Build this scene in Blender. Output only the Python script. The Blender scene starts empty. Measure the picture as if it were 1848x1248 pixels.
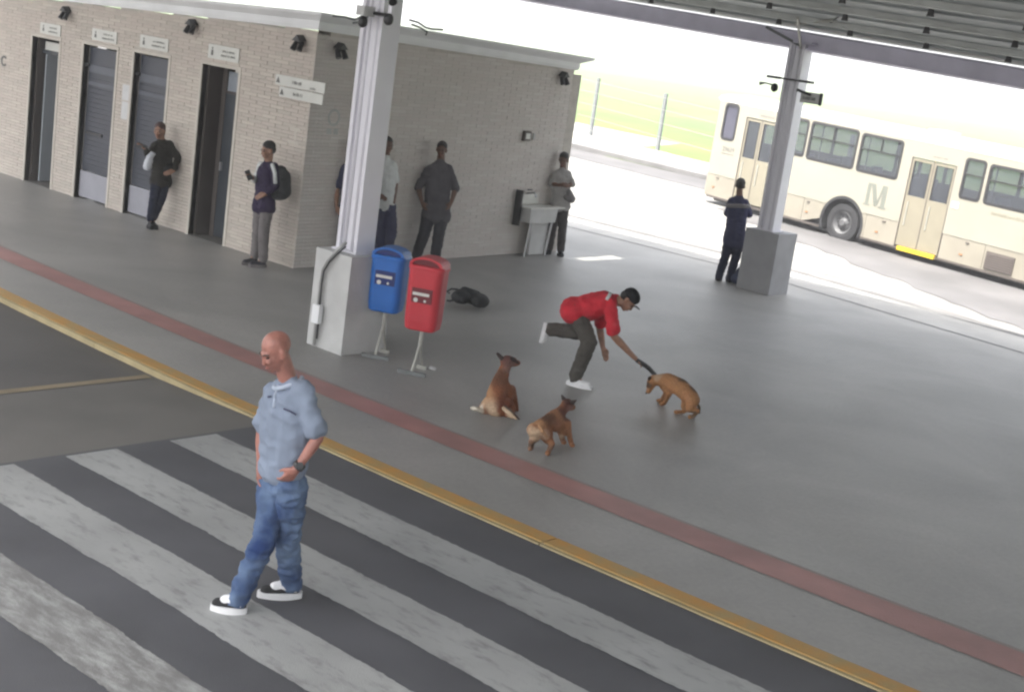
import bpy, bmesh, math, random
from mathutils import Vector, Matrix, noise
R = math.radians
random.seed(7)
S = bpy.context.scene
C = S.collection

# ------------------------------------------------------------------ camera
CAMZ, FPX = 3.61, 2565.0                      # camera height (m), focal length in photo pixels (1848 wide)
PITCH, ROLL, YAW = R(12.49), R(8.04), R(-39.92)
cp, sp = math.cos(PITCH), math.sin(PITCH)
CF = Vector((math.sin(YAW)*cp, math.cos(YAW)*cp, -sp))
_r = Vector((math.cos(YAW), -math.sin(YAW), 0)); _u = _r.cross(CF)
CR = _r*math.cos(ROLL) + _u*math.sin(ROLL)
CU = -_r*math.sin(ROLL) + _u*math.cos(ROLL)
cam = bpy.data.cameras.new('camera'); camo = bpy.data.objects.new('camera', cam); C.objects.link(camo)
m3 = Matrix((CR, CU, -CF)).transposed()
camo.matrix_world = Matrix.Translation((0, 0, CAMZ)) @ m3.to_4x4()
cam.sensor_width = 36; cam.lens = 36*FPX/1848; cam.clip_end = 3000; cam.clip_start = .05
S.camera = camo

# ------------------------------------------------------------------ sky, sun, exposure
SUN_EL, SUN_AZ = R(65), R(188)                # azimuth clockwise from +Y
w = bpy.data.worlds.new('World'); S.world = w; w.use_nodes = True
nt = w.node_tree; bg = nt.nodes['Background']
sky = nt.nodes.new('ShaderNodeTexSky'); sky.sky_type = 'NISHITA'; sky.sun_disc = False
sky.sun_elevation = SUN_EL; sky.sun_rotation = SUN_AZ
sky.air_density = 1.2; sky.dust_density = 6.0; sky.ozone_density = .6
hs = nt.nodes.new('ShaderNodeHueSaturation'); hs.inputs['Saturation'].default_value = .3   # milky white haze sky
nt.links.new(sky.outputs[0], hs.inputs['Color']); nt.links.new(hs.outputs[0], bg.inputs[0]); bg.inputs[1].default_value = .11
sun = bpy.data.lights.new('sun', 'SUN'); sun.energy = 2.0; sun.angle = R(.8); sun.color = (1, .955, .88)
suno = bpy.data.objects.new('sun', sun); C.objects.link(suno)
sd = Vector((math.sin(SUN_AZ)*math.cos(SUN_EL), math.cos(SUN_AZ)*math.cos(SUN_EL), math.sin(SUN_EL)))
suno.rotation_euler = (-sd).to_track_quat('-Z', 'Y').to_euler()
S.view_settings.view_transform = 'Standard'; S.view_settings.look = 'None'
S.view_settings.exposure = 2.52; S.view_settings.gamma = 1
S.render.engine = 'CYCLES'
S.cycles.max_bounces = 8; S.cycles.diffuse_bounces = 5
S.cycles.filter_width = 2.4

# ------------------------------------------------------------------ helpers
def ray(x, y): return CR*((x-924)/FPX) - CU*((y-624)/FPX) + CF
def gp(x, y, z=0):                            # photo pixel -> point on the ground
    d = ray(x, y); t = (z-CAMZ)/d.z; return Vector((0, 0, CAMZ)) + d*t
class Fig:                                    # measures a figure in the upright plane through its feet
    def __init__(s, fx, fy, z=0):
        s.a = gp(fx, fy, z); s.v = Vector((s.a.x, s.a.y, 0)).normalized(); s.r = Vector((s.v.y, -s.v.x, 0))
    def __call__(s, x, y, d=0.0):             # d = metres towards the camera
        n = s.v; q = s.a - n*d
        k = (q - Vector((0, 0, CAMZ))).dot(n)/ray(x, y).dot(n)
        return Vector((0, 0, CAMZ)) + ray(x, y)*k

def mat(name, col, rough=.6, var=0.0, scale=6, bump=0.0, bscale=60, metal=0.0, col2=None, spec=.5, detail=4, stretch=None):
    m = bpy.data.materials.new(name); m.use_nodes = True; t = m.node_tree; b = t.nodes['Principled BSDF']
    b.inputs['Roughness'].default_value = rough; b.inputs['Metallic'].default_value = metal
    b.inputs['Specular IOR Level'].default_value = spec
    tc = t.nodes.new('ShaderNodeTexCoord'); src = tc.outputs['Object']
    if stretch:
        mp = t.nodes.new('ShaderNodeMapping'); mp.inputs['Scale'].default_value = stretch
        t.links.new(src, mp.inputs[0]); src = mp.outputs[0]
    n = t.nodes.new('ShaderNodeTexNoise'); n.inputs['Scale'].default_value = scale; n.inputs['Detail'].default_value = detail
    t.links.new(src, n.inputs['Vector'])
    rp = t.nodes.new('ShaderNodeValToRGB')
    c2 = col2 or tuple(min(1, c*(1+var)) for c in col); c1 = col if col2 else tuple(c*(1-var) for c in col)
    rp.color_ramp.elements[0].color = (*c1, 1); rp.color_ramp.elements[1].color = (*c2, 1)
    rp.color_ramp.elements[0].position = .33; rp.color_ramp.elements[1].position = .68
    t.links.new(n.outputs[0], rp.inputs[0]); t.links.new(rp.outputs[0], b.inputs['Base Color'])
    if bump:
        n2 = t.nodes.new('ShaderNodeTexNoise'); n2.inputs['Scale'].default_value = bscale; n2.inputs['Detail'].default_value = 3
        t.links.new(src, n2.inputs['Vector'])
        bp = t.nodes.new('ShaderNodeBump'); bp.inputs['Strength'].default_value = bump; bp.inputs['Distance'].default_value = .02
        t.links.new(n2.outputs[0], bp.inputs['Height']); t.links.new(bp.outputs[0], b.inputs['Normal'])
    return m

def link(name, me, m=None, parent=None):
    o = bpy.data.objects.new(name, me); C.objects.link(o)
    if m and me is not None and not me.materials: me.materials.append(m)
    if parent: o.parent = parent
    return o
def obj(name, bm, m, parent=None, smooth=False, bevel=0):
    if bevel:
        bmesh.ops.bevel(bm, geom=[e for e in bm.edges if e.is_manifold and e.calc_face_angle(0) > .5], offset=bevel, segments=2, affect='EDGES', clamp_overlap=True)
    bmesh.ops.recalc_face_normals(bm, faces=bm.faces)
    me = bpy.data.meshes.new(name); bm.to_mesh(me); bm.free()
    if smooth:
        for p in me.polygons: p.use_smooth = True
    return link(name, me, m, parent)
def tag(o, label=None, cat=None, group=None, kind=None):
    if label: o['label'] = label
    if cat: o['category'] = cat
    if group: o['group'] = group
    if kind: o['kind'] = kind
    return o
def empty(name, loc, label, cat, group=None, rz=0):
    o = bpy.data.objects.new(name, None); C.objects.link(o); o.location = loc; o.rotation_euler = (0, 0, rz)
    o.empty_display_size = .1
    return tag(o, label, cat, group)
def B(): return bmesh.new()
def box(bm, x0, x1, y0, y1, z0, z1):
    vs = [bm.verts.new((x, y, z)) for z in (z0, z1) for y in (y0, y1) for x in (x0, x1)]
    for f in ((0, 2, 3, 1), (4, 5, 7, 6), (0, 1, 5, 4), (2, 6, 7, 3), (0, 4, 6, 2), (1, 3, 7, 5)):
        bm.faces.new([vs[i] for i in f])
    return vs
def bx(x0, x1, y0, y1, z0, z1):
    bm = B(); box(bm, x0, x1, y0, y1, z0, z1); return bm
def tube(bm, pts, r, n=8, cap=True):
    pts = [Vector(p) for p in pts]; rs = r if isinstance(r, (list, tuple)) else [r]*len(pts)
    rings = []; prev = None
    for i, p in enumerate(pts):
        t = (pts[min(i+1, len(pts)-1)] - pts[max(i-1, 0)]).normalized()
        if prev is None:
            a = t.orthogonal().normalized()
        else:
            a = (prev - t*prev.dot(t)).normalized()
        prev = a; b = t.cross(a)
        rings.append([bm.verts.new(p + (a*math.cos(k*2*math.pi/n) + b*math.sin(k*2*math.pi/n))*rs[i]) for k in range(n)])
    for i in range(len(rings)-1):
        for k in range(n):
            bm.faces.new((rings[i][k], rings[i][(k+1) % n], rings[i+1][(k+1) % n], rings[i+1][k]))
    if cap: bm.faces.new(rings[0][::-1]); bm.faces.new(rings[-1])
    return bm
def prism(bm, poly, d):                       # poly = list of 3D points, d = extrusion vector
    d = Vector(d); a = [bm.verts.new(p) for p in poly]; b = [bm.verts.new(Vector(p)+d) for p in poly]
    n = len(poly); bm.faces.new(a[::-1]); bm.faces.new(b)
    for i in range(n): bm.faces.new((a[i], a[(i+1) % n], b[(i+1) % n], b[i]))
    return bm
def rrect(x0, x1, z0, z1, r, n=4):            # rounded rectangle outline (u, v)
    out = []
    for cx, cz, a0 in ((x1-r, z1-r, 0), (x0+r, z1-r, 90), (x0+r, z0+r, 180), (x1-r, z0+r, 270)):
        for k in range(n+1):
            a = R(a0+90*k/n); out.append((cx+r*math.cos(a), cz+r*math.sin(a)))
    return out

# blobs: tapered capsules and ellipsoids fused into one smooth skin
def cap_mesh(bm, p, r1, q, r2, n=14):
    p, q = Vector(p), Vector(q); d = q-p; L = d.length
    if L < 1e-5: d = Vector((0, 0, 1))
    t = d.normalized(); a = t.orthogonal().normalized(); b = t.cross(a); rings = []
    for c, r, lo, hi in ((p, r1, -90, 0), (q, r2, 0, 90)):
        for k in range(5):
            an = R(lo+(hi-lo)*k/4)
            if abs(abs(math.degrees(an))-90) < 1: an *= .985
            rings.append([bm.verts.new(c + t*r*math.sin(an) + (a*math.cos(j*2*math.pi/n)+b*math.sin(j*2*math.pi/n))*r*math.cos(an)) for j in range(n)])
    for i in range(len(rings)-1):
        for k in range(n): bm.faces.new((rings[i][k], rings[i][(k+1) % n], rings[i+1][(k+1) % n], rings[i+1][k]))
    bm.faces.new(rings[0][::-1]); bm.faces.new(rings[-1])
def ell_mesh(bm, c, ax, n=14):                # ax = three radius vectors
    c = Vector(c); X, Y, Z = [Vector(v) for v in ax]; rings = []
    for k in range(9):
        an = R(-88+176*k/8)
        rings.append([bm.verts.new(c + Z*math.sin(an) + (X*math.cos(j*2*math.pi/n)+Y*math.sin(j*2*math.pi/n))*math.cos(an)) for j in range(n)])
    for i in range(8):
        for k in range(n): bm.faces.new((rings[i][k], rings[i][(k+1) % n], rings[i+1][(k+1) % n], rings[i+1][k]))
    bm.faces.new(rings[0][::-1]); bm.faces.new(rings[-1])
DG = None
def blob(name, prims, m, parent=None, vox=.011, sm=4, wr=0.0, wf=9, cutz=None, color=None):
    bm = B()
    for p in prims:
        if p[0] == 'c': cap_mesh(bm, *p[1:])
        elif p[0] == 'e': ell_mesh(bm, *p[1:])
        else: p[1](bm)
    me = bpy.data.meshes.new(name+'_raw'); bm.to_mesh(me); bm.free()
    o = bpy.data.objects.new('tmp', me); C.objects.link(o)
    md = o.modifiers.new('r', 'REMESH'); md.mode = 'VOXEL'; md.voxel_size = vox
    ms = o.modifiers.new('s', 'SMOOTH'); ms.factor = .5; ms.iterations = sm
    dg = bpy.context.evaluated_depsgraph_get()
    out = bpy.data.meshes.new_from_object(o.evaluated_get(dg)); out.name = name
    bpy.data.objects.remove(o); bpy.data.meshes.remove(me)
    if wr:
        nn = [v.normal.copy() for v in out.vertices]
        for v, nrm in zip(out.vertices, nn):
            q = v.co
            a = noise.noise(Vector((q.x*wf, q.y*wf, q.z*wf*1.7)))
            b = noise.noise(Vector((q.x*wf*2.3+9, q.y*wf*2.3, q.z*wf*1.6+q.x*wf)))
            v.co = q + nrm*wr*(1-2*abs(a))*1.0 + nrm*wr*.6*b
    for p in out.polygons: p.use_smooth = True
    if color:
        at = out.color_attributes.new('fur', 'FLOAT_COLOR', 'POINT')
        for i, v in enumerate(out.vertices): at.data[i].color = (*color(v.co), 1)
    out.materials.clear()
    return link(name, out, m, parent)

# ------------------------------------------------------------------ materials
M = {}
def floor_mat():
    m = mat('platform_concrete', (.295, .287, .272), .42, .08, .35, .25, 90)
    t = m.node_tree; b = t.nodes['Principled BSDF']
    tc = t.nodes.new('ShaderNodeTexCoord')
    n = t.nodes.new('ShaderNodeTexNoise'); n.inputs['Scale'].default_value = .8; n.inputs['Detail'].default_value = 5
    t.links.new(tc.outputs['Object'], n.inputs['Vector'])
    mr = t.nodes.new('ShaderNodeMapRange'); mr.inputs[3].default_value = .36; mr.inputs[4].default_value = .52
    t.links.new(n.outputs[0], mr.inputs[0]); t.links.new(mr.outputs[0], b.inputs['Roughness'])
    # fine speckle and faint scuffs multiplied on the slab colour
    rp = [x for x in t.nodes if x.type == 'VALTORGB'][0]
    n3 = t.nodes.new('ShaderNodeTexNoise'); n3.inputs['Scale'].default_value = 22; n3.inputs['Detail'].default_value = 8; n3.inputs['Roughness'].default_value = .75
    t.links.new(tc.outputs['Object'], n3.inputs['Vector'])
    mr2 = t.nodes.new('ShaderNodeMapRange'); mr2.inputs[1].default_value = .3; mr2.inputs[2].default_value = .7; mr2.inputs[3].default_value = .86; mr2.inputs[4].default_value = 1.12
    t.links.new(n3.outputs[0], mr2.inputs[0])
    mx = t.nodes.new('ShaderNodeMix'); mx.data_type = 'RGBA'; mx.blend_type = 'MULTIPLY'; mx.inputs[0].default_value = 1
    n4 = t.nodes.new('ShaderNodeTexNoise'); n4.inputs['Scale'].default_value = .55; n4.inputs['Detail'].default_value = 6; n4.inputs['Roughness'].default_value = .6; n4.inputs['Distortion'].default_value = .6
    t.links.new(tc.outputs['Object'], n4.inputs['Vector'])
    mr4 = t.nodes.new('ShaderNodeMapRange'); mr4.inputs[1].default_value = .35; mr4.inputs[2].default_value = .65; mr4.inputs[3].default_value = .84; mr4.inputs[4].default_value = 1.12
    t.links.new(n4.outputs[0], mr4.inputs[0])
    vo = t.nodes.new('ShaderNodeTexVoronoi'); vo.inputs['Scale'].default_value = 1.7; t.links.new(tc.outputs['Object'], vo.inputs['Vector'])
    mr5 = t.nodes.new('ShaderNodeMapRange'); mr5.inputs[1].default_value = .02; mr5.inputs[2].default_value = .045; mr5.inputs[3].default_value = .72; mr5.inputs[4].default_value = 1   # old gum spots
    t.links.new(vo.outputs['Distance'], mr5.inputs[0])
    mm = t.nodes.new('ShaderNodeMath'); mm.operation = 'MULTIPLY'; t.links.new(mr2.outputs[0], mm.inputs[0]); t.links.new(mr4.outputs[0], mm.inputs[1])
    m2 = t.nodes.new('ShaderNodeMath'); m2.operation = 'MULTIPLY'; t.links.new(mm.outputs[0], m2.inputs[0]); t.links.new(mr5.outputs[0], m2.inputs[1])
    t.links.new(rp.outputs[0], mx.inputs[6]); t.links.new(m2.outputs[0], mx.inputs[7]); t.links.new(mx.outputs[2], b.inputs['Base Color'])
    return m
M['floor'] = floor_mat()
M['asphalt'] = mat('asphalt', (.078, .079, .088), .7, .18, 1.2, .5, 160)
M['ramp'] = mat('brown_grey_road', (.13, .122, .112), .7, .15, .9, .5, 120)
M['asphalt_left'] = mat('road_left', (.085, .078, .073), .6, .2, .8, .5, 120)
M['red'] = mat('red_line_paint', (.34, .165, .15), .5, .16, 1.8, .2, 60)
M['yellow'] = mat('yellow_kerb_paint', (.50, .25, .045), .6, .1, 1.5, .2, 60, col2=(.36, .26, .10))
M['yellow'].node_tree.nodes['Noise Texture'].inputs['Scale'].default_value = 5
M['cream'] = mat('cream_kerb', (.38, .31, .17), .7, .15, 4, .2, 60)
M['bay'] = mat('bay_concrete', (.21, .205, .195), .8, .18, .35, .3, 40)
M['road_and_shadow'] = mat('asphalt_and_shadow_grey', (.095, .092, .093), .8, .2, .6, .3, 50)  # road grey, also colours the painted shadow band by the bus
M['kerbgrey'] = mat('grey_kerb', (.13, .127, .125), .8, .15, 2)
M['verge'] = mat('pale_verge', (.27, .265, .23), .9, .1, .8)
M['grass'] = mat('field_grass', (.06, .12, .016), .9, 0, .14, .8, 6, col2=(.115, .155, .03))
M['colpaint'] = mat('white_column_paint', (.72, .71, .76), .35, .05, 2)
M['plinth'] = mat('painted_concrete', (.50, .50, .49), .75, .1, 3, .3, 40)
M['beam'] = mat('lilac_steel', (.62, .60, .70), .6, .08, 3)
M['sheet'] = mat('galvanised_sheet', (.34, .37, .37), .5, .15, 1.5, metal=.1)
M['purlin'] = mat('purlin_steel', (.5, .52, .5), .5, .12, 3)
M['dark'] = mat('black_plastic', (.02, .02, .022), .4, .1, 8)
M['fascia'] = mat('fascia_paint', (.78, .79, .80), .6, .06, 2)
M['mortar'] = mat('mortar', (.50, .465, .42), .9, .1, 8)
M['trim'] = mat('door_trim', (.55, .51, .45), .7, .06, 5)
M['shutter'] = mat('blue_grey_shutter', (.05, .056, .075), .45, .1, 3)
M['shutterlow'] = mat('pale_kick_plate', (.32, .32, .36), .45, .08, 4)
M['jamb'] = mat('brown_door_frame', (.075, .062, .055), .6, .1, 5)
M['inner'] = mat('interior_paint', (.35, .38, .41), .6, .05, 2)
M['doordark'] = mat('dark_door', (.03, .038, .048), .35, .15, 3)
M['glassgrey'] = mat('frosted_glass', (.3, .33, .37), .2, .1, 6)
M['white'] = mat('white_plastic', (.62, .62, .58), .45, .04, 8)
M['paper'] = mat('paper', (.6, .6, .6), .8, .05, 8)
M['ink'] = mat('grey_ink', (.14, .14, .13), .8, .1, 20)
M['steel'] = mat('brushed_steel', (.42, .42, .43), .35, .08, 6, metal=.6)
M['galv'] = mat('galvanised_pole', (.42, .42, .38), .45, .1, 8, metal=.3)
M['post'] = mat('fence_post', (.16, .17, .17), .8, .1, 5)
M['busbody'] = mat('bus_cream', (.275, .262, .215), .3, .04, .8)
M['buslow'] = mat('bus_lower_panel', (.24, .22, .178), .35, .07, 1.2)
M['busroof'] = mat('bus_roof', (.33, .33, .31), .4, .03, 1)
M['rubber'] = mat('tyre_rubber', (.018, .018, .02), .8, .1, 10)
M['rim'] = mat('wheel_rim', (.085, .085, .088), .6, .1, 8)
M['busdoor'] = mat('bus_door_leaf', (.215, .195, .145), .35, .05, 3)
M['stepyellow'] = mat('yellow_step', (.62, .42, .02), .5, .08, 6)
M['seat'] = mat('bus_seat', (.16, .17, .18), .7, .1, 6)
def glass(name, col, rough=.05, trans=.75):
    m = mat(name, col, rough, .03, 3); b = m.node_tree.nodes['Principled BSDF']
    b.inputs['Transmission Weight'].default_value = trans; b.inputs['IOR'].default_value = 1.15; b.inputs['Specular IOR Level'].default_value = .8
    return m
M['glass'] = glass('bus_glass', (.23, .25, .29), trans=.80)
M['glassdark'] = mat('dark_glass', (.06, .06, .085), .12, .1, 3)
M['blue'] = mat('blue_bin_plastic', (.015, .13, .46), .35, .08, 5)
M['redp'] = mat('red_bin_plastic', (.50, .03, .045), .35, .08, 5)
M['bluedk'] = mat('dark_blue_plastic', (.008, .022, .14), .4, .08, 5)
M['reddk'] = mat('dark_red_plastic', (.14, .01, .018), .45, .08, 5)
M['lilacm'] = mat('navy_bag_cloth', (.035, .045, .09), .8, .15, 12)
M['blackcloth'] = mat('black_backpack_cloth', (.012, .013, .015), .65, .3, 14, .4, 50)
M['greycloth'] = mat('grey_backpack_panel', (.07, .075, .08), .6, .2, 14)

# paint with worn, flaking patches for the zebra stripes
def zebra_mat(name, wear):
    m = mat(name, (.345, .35, .345), .7, .12, 1.4, .4, 120); t = m.node_tree; b = t.nodes['Principled BSDF']
    rp = [x for x in t.nodes if x.type == 'VALTORGB'][0]
    tc = t.nodes.new('ShaderNodeTexCoord')
    mp = t.nodes.new('ShaderNodeMapping'); mp.inputs['Scale'].default_value = (1.6, 5.5, 1); mp.inputs['Rotation'].default_value = (0, 0, 1.25)
    t.links.new(tc.outputs['Object'], mp.inputs[0])
    n = t.nodes.new('ShaderNodeTexNoise'); n.inputs['Scale'].default_value = 2.2; n.inputs['Detail'].default_value = 9; n.inputs['Roughness'].default_value = .7
    t.links.new(mp.outputs[0], n.inputs['Vector'])
    r2 = t.nodes.new('ShaderNodeValToRGB'); r2.color_ramp.elements[0].position = wear; r2.color_ramp.elements[1].position = wear+.22
    r2.color_ramp.elements[0].color = (0, 0, 0, 1)
    t.links.new(n.outputs[0], r2.inputs[0])
    mx = t.nodes.new('ShaderNodeMix'); mx.data_type = 'RGBA'
    t.links.new(r2.outputs[0], mx.inputs[0]); mx.inputs[6].default_value = (.175, .173, .17, 1); t.links.new(rp.outputs[0], mx.inputs[7])
    t.links.new(mx.outputs[2], b.inputs['Base Color']); return m
M['zebra'] = zebra_mat('zebra_paint', .27)
M['zebraworn'] = zebra_mat('worn_zebra_paint', .43)

def brick_mat(name, a, b_, c):
    m = mat(name, a, .8, .05, 4, .4, 90); t = m.node_tree; b = t.nodes['Principled BSDF']
    at = t.nodes.new('ShaderNodeAttribute'); at.attribute_name = 'tone'
    rp = t.nodes.new('ShaderNodeValToRGB'); e = rp.color_ramp.elements
    e[0].color = (*a, 1); e[1].color = (*b_, 1); k = e.new(.5); k.color = (*c, 1)
    t.links.new(at.outputs['Fac'], rp.inputs[0]); t.links.new(rp.outputs[0], b.inputs['Base Color']); return m
M['brick'] = brick_mat('pale_wall_bricks', (.50, .455, .40), (.58, .53, .465), (.54, .475, .425))
M['brickside'] = brick_mat('side_wall_bricks', (.58, .55, .51), (.63, .60, .56), (.60, .55, .515))  # same bricks as the facade, coloured lighter to lift the dim side

# ------------------------------------------------------------------ ground, road and platform
def ky(x): return 7.83 + .0042*(x+7)**2       # kerb line, very gently curved
def ry(x): return 9.20 + .0035*(x+8.5)**2     # far edge of the red line
def rb(x): return 8.86 + .0026*(x+7.5)**2     # near edge of the red line
def strip(name, fa, fb, z, m, x0, x1, n=60, kind='structure', zf=None, thick=0):
    bm = B(); rows = []
    for i in range(n+1):
        x = x0+(x1-x0)*i/n; zz = zf(x) if zf else z
        rows.append((bm.verts.new((x, fa(x), zz)), bm.verts.new((x, fb(x), zz))))
    for a, b in zip(rows, rows[1:]): bm.faces.new((a[0], b[0], b[1], a[1]))
    o = obj(name, bm, m); tag(o, kind=kind); return o
def outz(x): return -.28 - .0227*(min(max(x, -40), 10)+15)   # bus bays fall gently to the right
def quad(name, pts, m, kind='structure'):
    bm = B(); bm.faces.new([bm.verts.new(p) for p in pts]); return tag(obj(name, bm, m), kind=kind)
# terrain below everything
bm = B()
box(bm, -470, 290, -39, 710, -3.2, -3.0)
tag(obj('ground', bm, M['verge']), kind='structure')

def edge_y(x):                                # far platform edge
    return 23.3 if x < -13 else 23.3 - .19*(x+13)*1.0
bm = B(); nX = 60
rows = []
for i in range(nX+1):
    x = -30 + 42*i/nX
    rows.append([bm.verts.new((x, ky(x)+.002, -.5)), bm.verts.new((x, ky(x)+.002, 0)), bm.verts.new((x, edge_y(x), 0)), bm.verts.new((x, edge_y(x), -.9))])
for a, b in zip(rows, rows[1:]):
    for k in range(3): bm.faces.new((a[k], b[k], b[k+1], a[k+1]))
tag(obj('platform', bm, M['floor']), kind='structure')
# platform edge strip and inner joint
strip('platform_edge_band', lambda x: edge_y(x)-.34, lambda x: edge_y(x)-.02, .004, M['kerbgrey'], -30, 12)
strip('platform_joint', lambda x: edge_y(x)-1.62, lambda x: edge_y(x)-1.56, .004, M['road_and_shadow'], -30, 12)
strip('red_line', rb, ry, .004, M['red'], -30, 12)
bm = B()
strip('red_line_border', lambda x: ry(x)+.002, lambda x: ry(x)+.045, .004, mat('pale_border_line', (.26, .22, .2), .6, .1, 3), -30, 12)
# kerb: yellow top, cream lip; the face shows where the road drops on the left
def roadz(x):
    if x > -9.15: return -.012
    if x > -10.85: return -.012 - .043*(-9.15-x)/1.7
    return -.055
kerb = empty('kerb', (-9, 7.9, 0), 'yellow painted kerb with cream lip along the near edge of the platform', 'kerb')
def kstrip(name, f0, f1, z0, z1, m, seg=1.0):
    x = -30
    while x < 12:
        bm = B(); rr = []
        for i in range(5):
            xx = x+.006+(seg-.012)*i/4
            rr.append([bm.verts.new((xx-kerb.location.x, f0(xx)-7.9, z0)), bm.verts.new((xx-kerb.location.x, f0(xx)-7.9, z1)), bm.verts.new((xx-kerb.location.x, f1(xx)-7.9, z1)), bm.verts.new((xx-kerb.location.x, f1(xx)-7.9, z0))])
        for a, b in zip(rr, rr[1:]):
            for k in range(3): bm.faces.new((a[k], b[k], b[k+1], a[k+1]))
        bm.faces.new(rr[0][::-1]); bm.faces.new(rr[-1])
        obj(name, bm, m, kerb); x += seg
kstrip('kerb_stone', lambda x: ky(x)-.045, lambda x: ky(x)-.004, -.4, .0, M['cream'], 6.0)
kstrip('yellow_band', lambda x: ky(x)-.002, lambda x: ky(x)+.16, -.05, .007, M['yellow'], 6.0)
# road: raised crossing table, ramp, lower road
strip('crossing_table', lambda x: -45, lambda x: ky(x)-.04, -.012, M['asphalt'], -9.15, 12)
bm = B(); bm.faces.new([bm.verts.new(p) for p in ((-10.85, -45, -.055), (-9.15, -45, -.012), (-9.15, ky(-9.15)-.04, -.012), (-10.85, ky(-10.85)-.04, -.055))])
tag(obj('road_ramp', bm, M['ramp']), kind='structure')
strip('road', lambda x: -45, lambda x: ky(x)-.04, -.055, M['asphalt_left'], -45, -10.85)
quad('yellow_cross_line', [(-10.98, 1, -.051), (-10.87, 1, -.051), (-10.87, ky(-10.87)-.09, -.051), (-10.98, ky(-10.98)-.09, -.051)], mat('faded_yellow_line', (.24, .19, .12), .7, .2, 3))
for i, (y0, y1) in enumerate(((6.76, 7.22), (5.81, 6.26), (4.90, 5.38), (4.02, 4.46), (3.08, 3.52), (2.14, 2.58))):
    bm = B(); n = 360; rr = []
    for k in range(n+1):                      # slightly uneven painted edges
        x = -9.1 + 8.6*k/n
        rr.append((bm.verts.new((x, y0+.010*noise.noise(Vector((x*22, i*7., 0)))+.012*noise.noise(Vector((x*4, i*7., 0)))+.02*noise.noise(Vector((x*.8, i*7., 3))), -.008)),
                   bm.verts.new((x, y1+.010*noise.noise(Vector((x*22, i*7.+50, 0)))+.012*noise.noise(Vector((x*4, i*7.+50, 0)))+.02*noise.noise(Vector((x*.8, i*7.+50, 3))), -.008))))
    for a, b in zip(rr, rr[1:]): bm.faces.new((a[0], b[0], b[1], a[1]))
    tag(obj('crossing_stripe', bm, M['zebraworn'] if i >= 3 else M['zebra']), kind='structure')
# manhole-like dark strip on left of platform is left out; outside bays
def osheet(name, pts, m, dz=0):
    # pts: near-left, near-right, far-right, far-left; cut along x so that it follows the fall of the ground
    (xa, ya), (xb, yb), (xc_, yc), (xd, yd) = pts; bm = B(); rr = []; n = 50
    for k in range(n+1):
        t = k/n; x0, x1 = xa+(xb-xa)*t, xd+(xc_-xd)*t
        rr.append((bm.verts.new((x0, ya+(yb-ya)*t, outz(x0)+dz)), bm.verts.new((x1, yd+(yc-yd)*t, outz(x1)+dz))))
    for a, b in zip(rr, rr[1:]): bm.faces.new((a[0], b[0], b[1], a[1]))
    return tag(obj(name, bm, m), kind='structure')
osheet('bus_bay', [(-60, 14), (40, 14), (40, 60), (-60, 42)], M['bay'], -.01)
# shadow band beside the bus, painted as a darker sheet with scalloped edge
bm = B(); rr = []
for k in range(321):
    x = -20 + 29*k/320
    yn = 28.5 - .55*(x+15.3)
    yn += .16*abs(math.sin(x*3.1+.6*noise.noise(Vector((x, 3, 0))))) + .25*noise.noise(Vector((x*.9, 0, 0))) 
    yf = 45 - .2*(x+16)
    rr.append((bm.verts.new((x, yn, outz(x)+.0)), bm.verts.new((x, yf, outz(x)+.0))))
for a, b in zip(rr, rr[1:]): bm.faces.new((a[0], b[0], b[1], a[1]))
tag(obj('bay_shadow_sheet', bm, M['road_and_shadow']), kind='structure')
strip('bay_joint', lambda x: edge_y(x)+1.0, lambda x: edge_y(x)+1.12, 0, M['kerbgrey'], -30, 9, 80, zf=lambda x: outz(x)-.005)
strip('bay_joint', lambda x: edge_y(x)+2.3, lambda x: edge_y(x)+2.36, 0, M['road_and_shadow'], -30, 9, 80, zf=lambda x: outz(x)-.005)
osheet('far_road', [(-60, 35.4), (-15, 34.2), (-15, 38.8), (-60, 40)], M['road_and_shadow'], .0)
def hz(x, y):
    d = y - (39.6 - .3*(x+30)*.36)
    return outz(x)-.02 + max(d, 0)*.002
bm = B(); G = {}
xs = [-460+23*i for i in range(33)]; ys = [36.8, 39, 41, 45, 52, 60, 72, 90, 120, 160, 220, 300, 420, 700]
for i, x in enumerate(xs):
    for j, y in enumerate(ys): G[i, j] = bm.verts.new((x, y, hz(x, y)+.05 + (.4*noise.noise(Vector((x*.05, y*.05, 0))) if j > 4 else 0)))
for i in range(len(xs)-1):
    for j in range(len(ys)-1): bm.faces.new((G[i, j], G[i+1, j], G[i+1, j+1], G[i, j+1]))
tag(obj('grass_field', bm, M['grass'], smooth=True), kind='structure')
osheet('verge', [(-60, 37.8), (-10, 36.6), (-10, 39.4), (-60, 40.8)], M['verge'], .22)
bm = B(); rr = []
for k in range(51):
    x = -60+k; y = 37.8-1.2*k/50; rr.append([bm.verts.new((x, y+dy, outz(x)+dz)) for dy, dz in ((-.16, -.05), (-.16, .14), (.02, .225))])
for a, b in zip(rr, rr[1:]):
    for k in range(2): bm.faces.new((a[k], b[k], b[k+1], a[k+1]))
tag(obj('far_kerb', bm, M['kerbgrey']), kind='structure')

# ------------------------------------------------------------------ building
WX0, WX1, WY = -25.0, -14.72, 12.72
SE = Vector((-15.15, 18.72))
def wtop(x): return 3.23 + (x+14.6)*.030 if x > -30 else 2.8
bld = empty('station_building', (-14.72, 12.72, 0), 'low pale brick toilet building with white flared cornice left of the platform', 'building')
def loc(o): o.location = (14.72, -12.72, 0); return o   # children are modelled in world coordinates
def bobj(*a, **k): return loc(obj(*a, **k))
openings = [(-21.77, -20.95, 2.40), (-20.24, -19.32, 2.44), (-18.85, -17.97, 2.47), (-17.14, -16.30, 2.50)]
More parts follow.
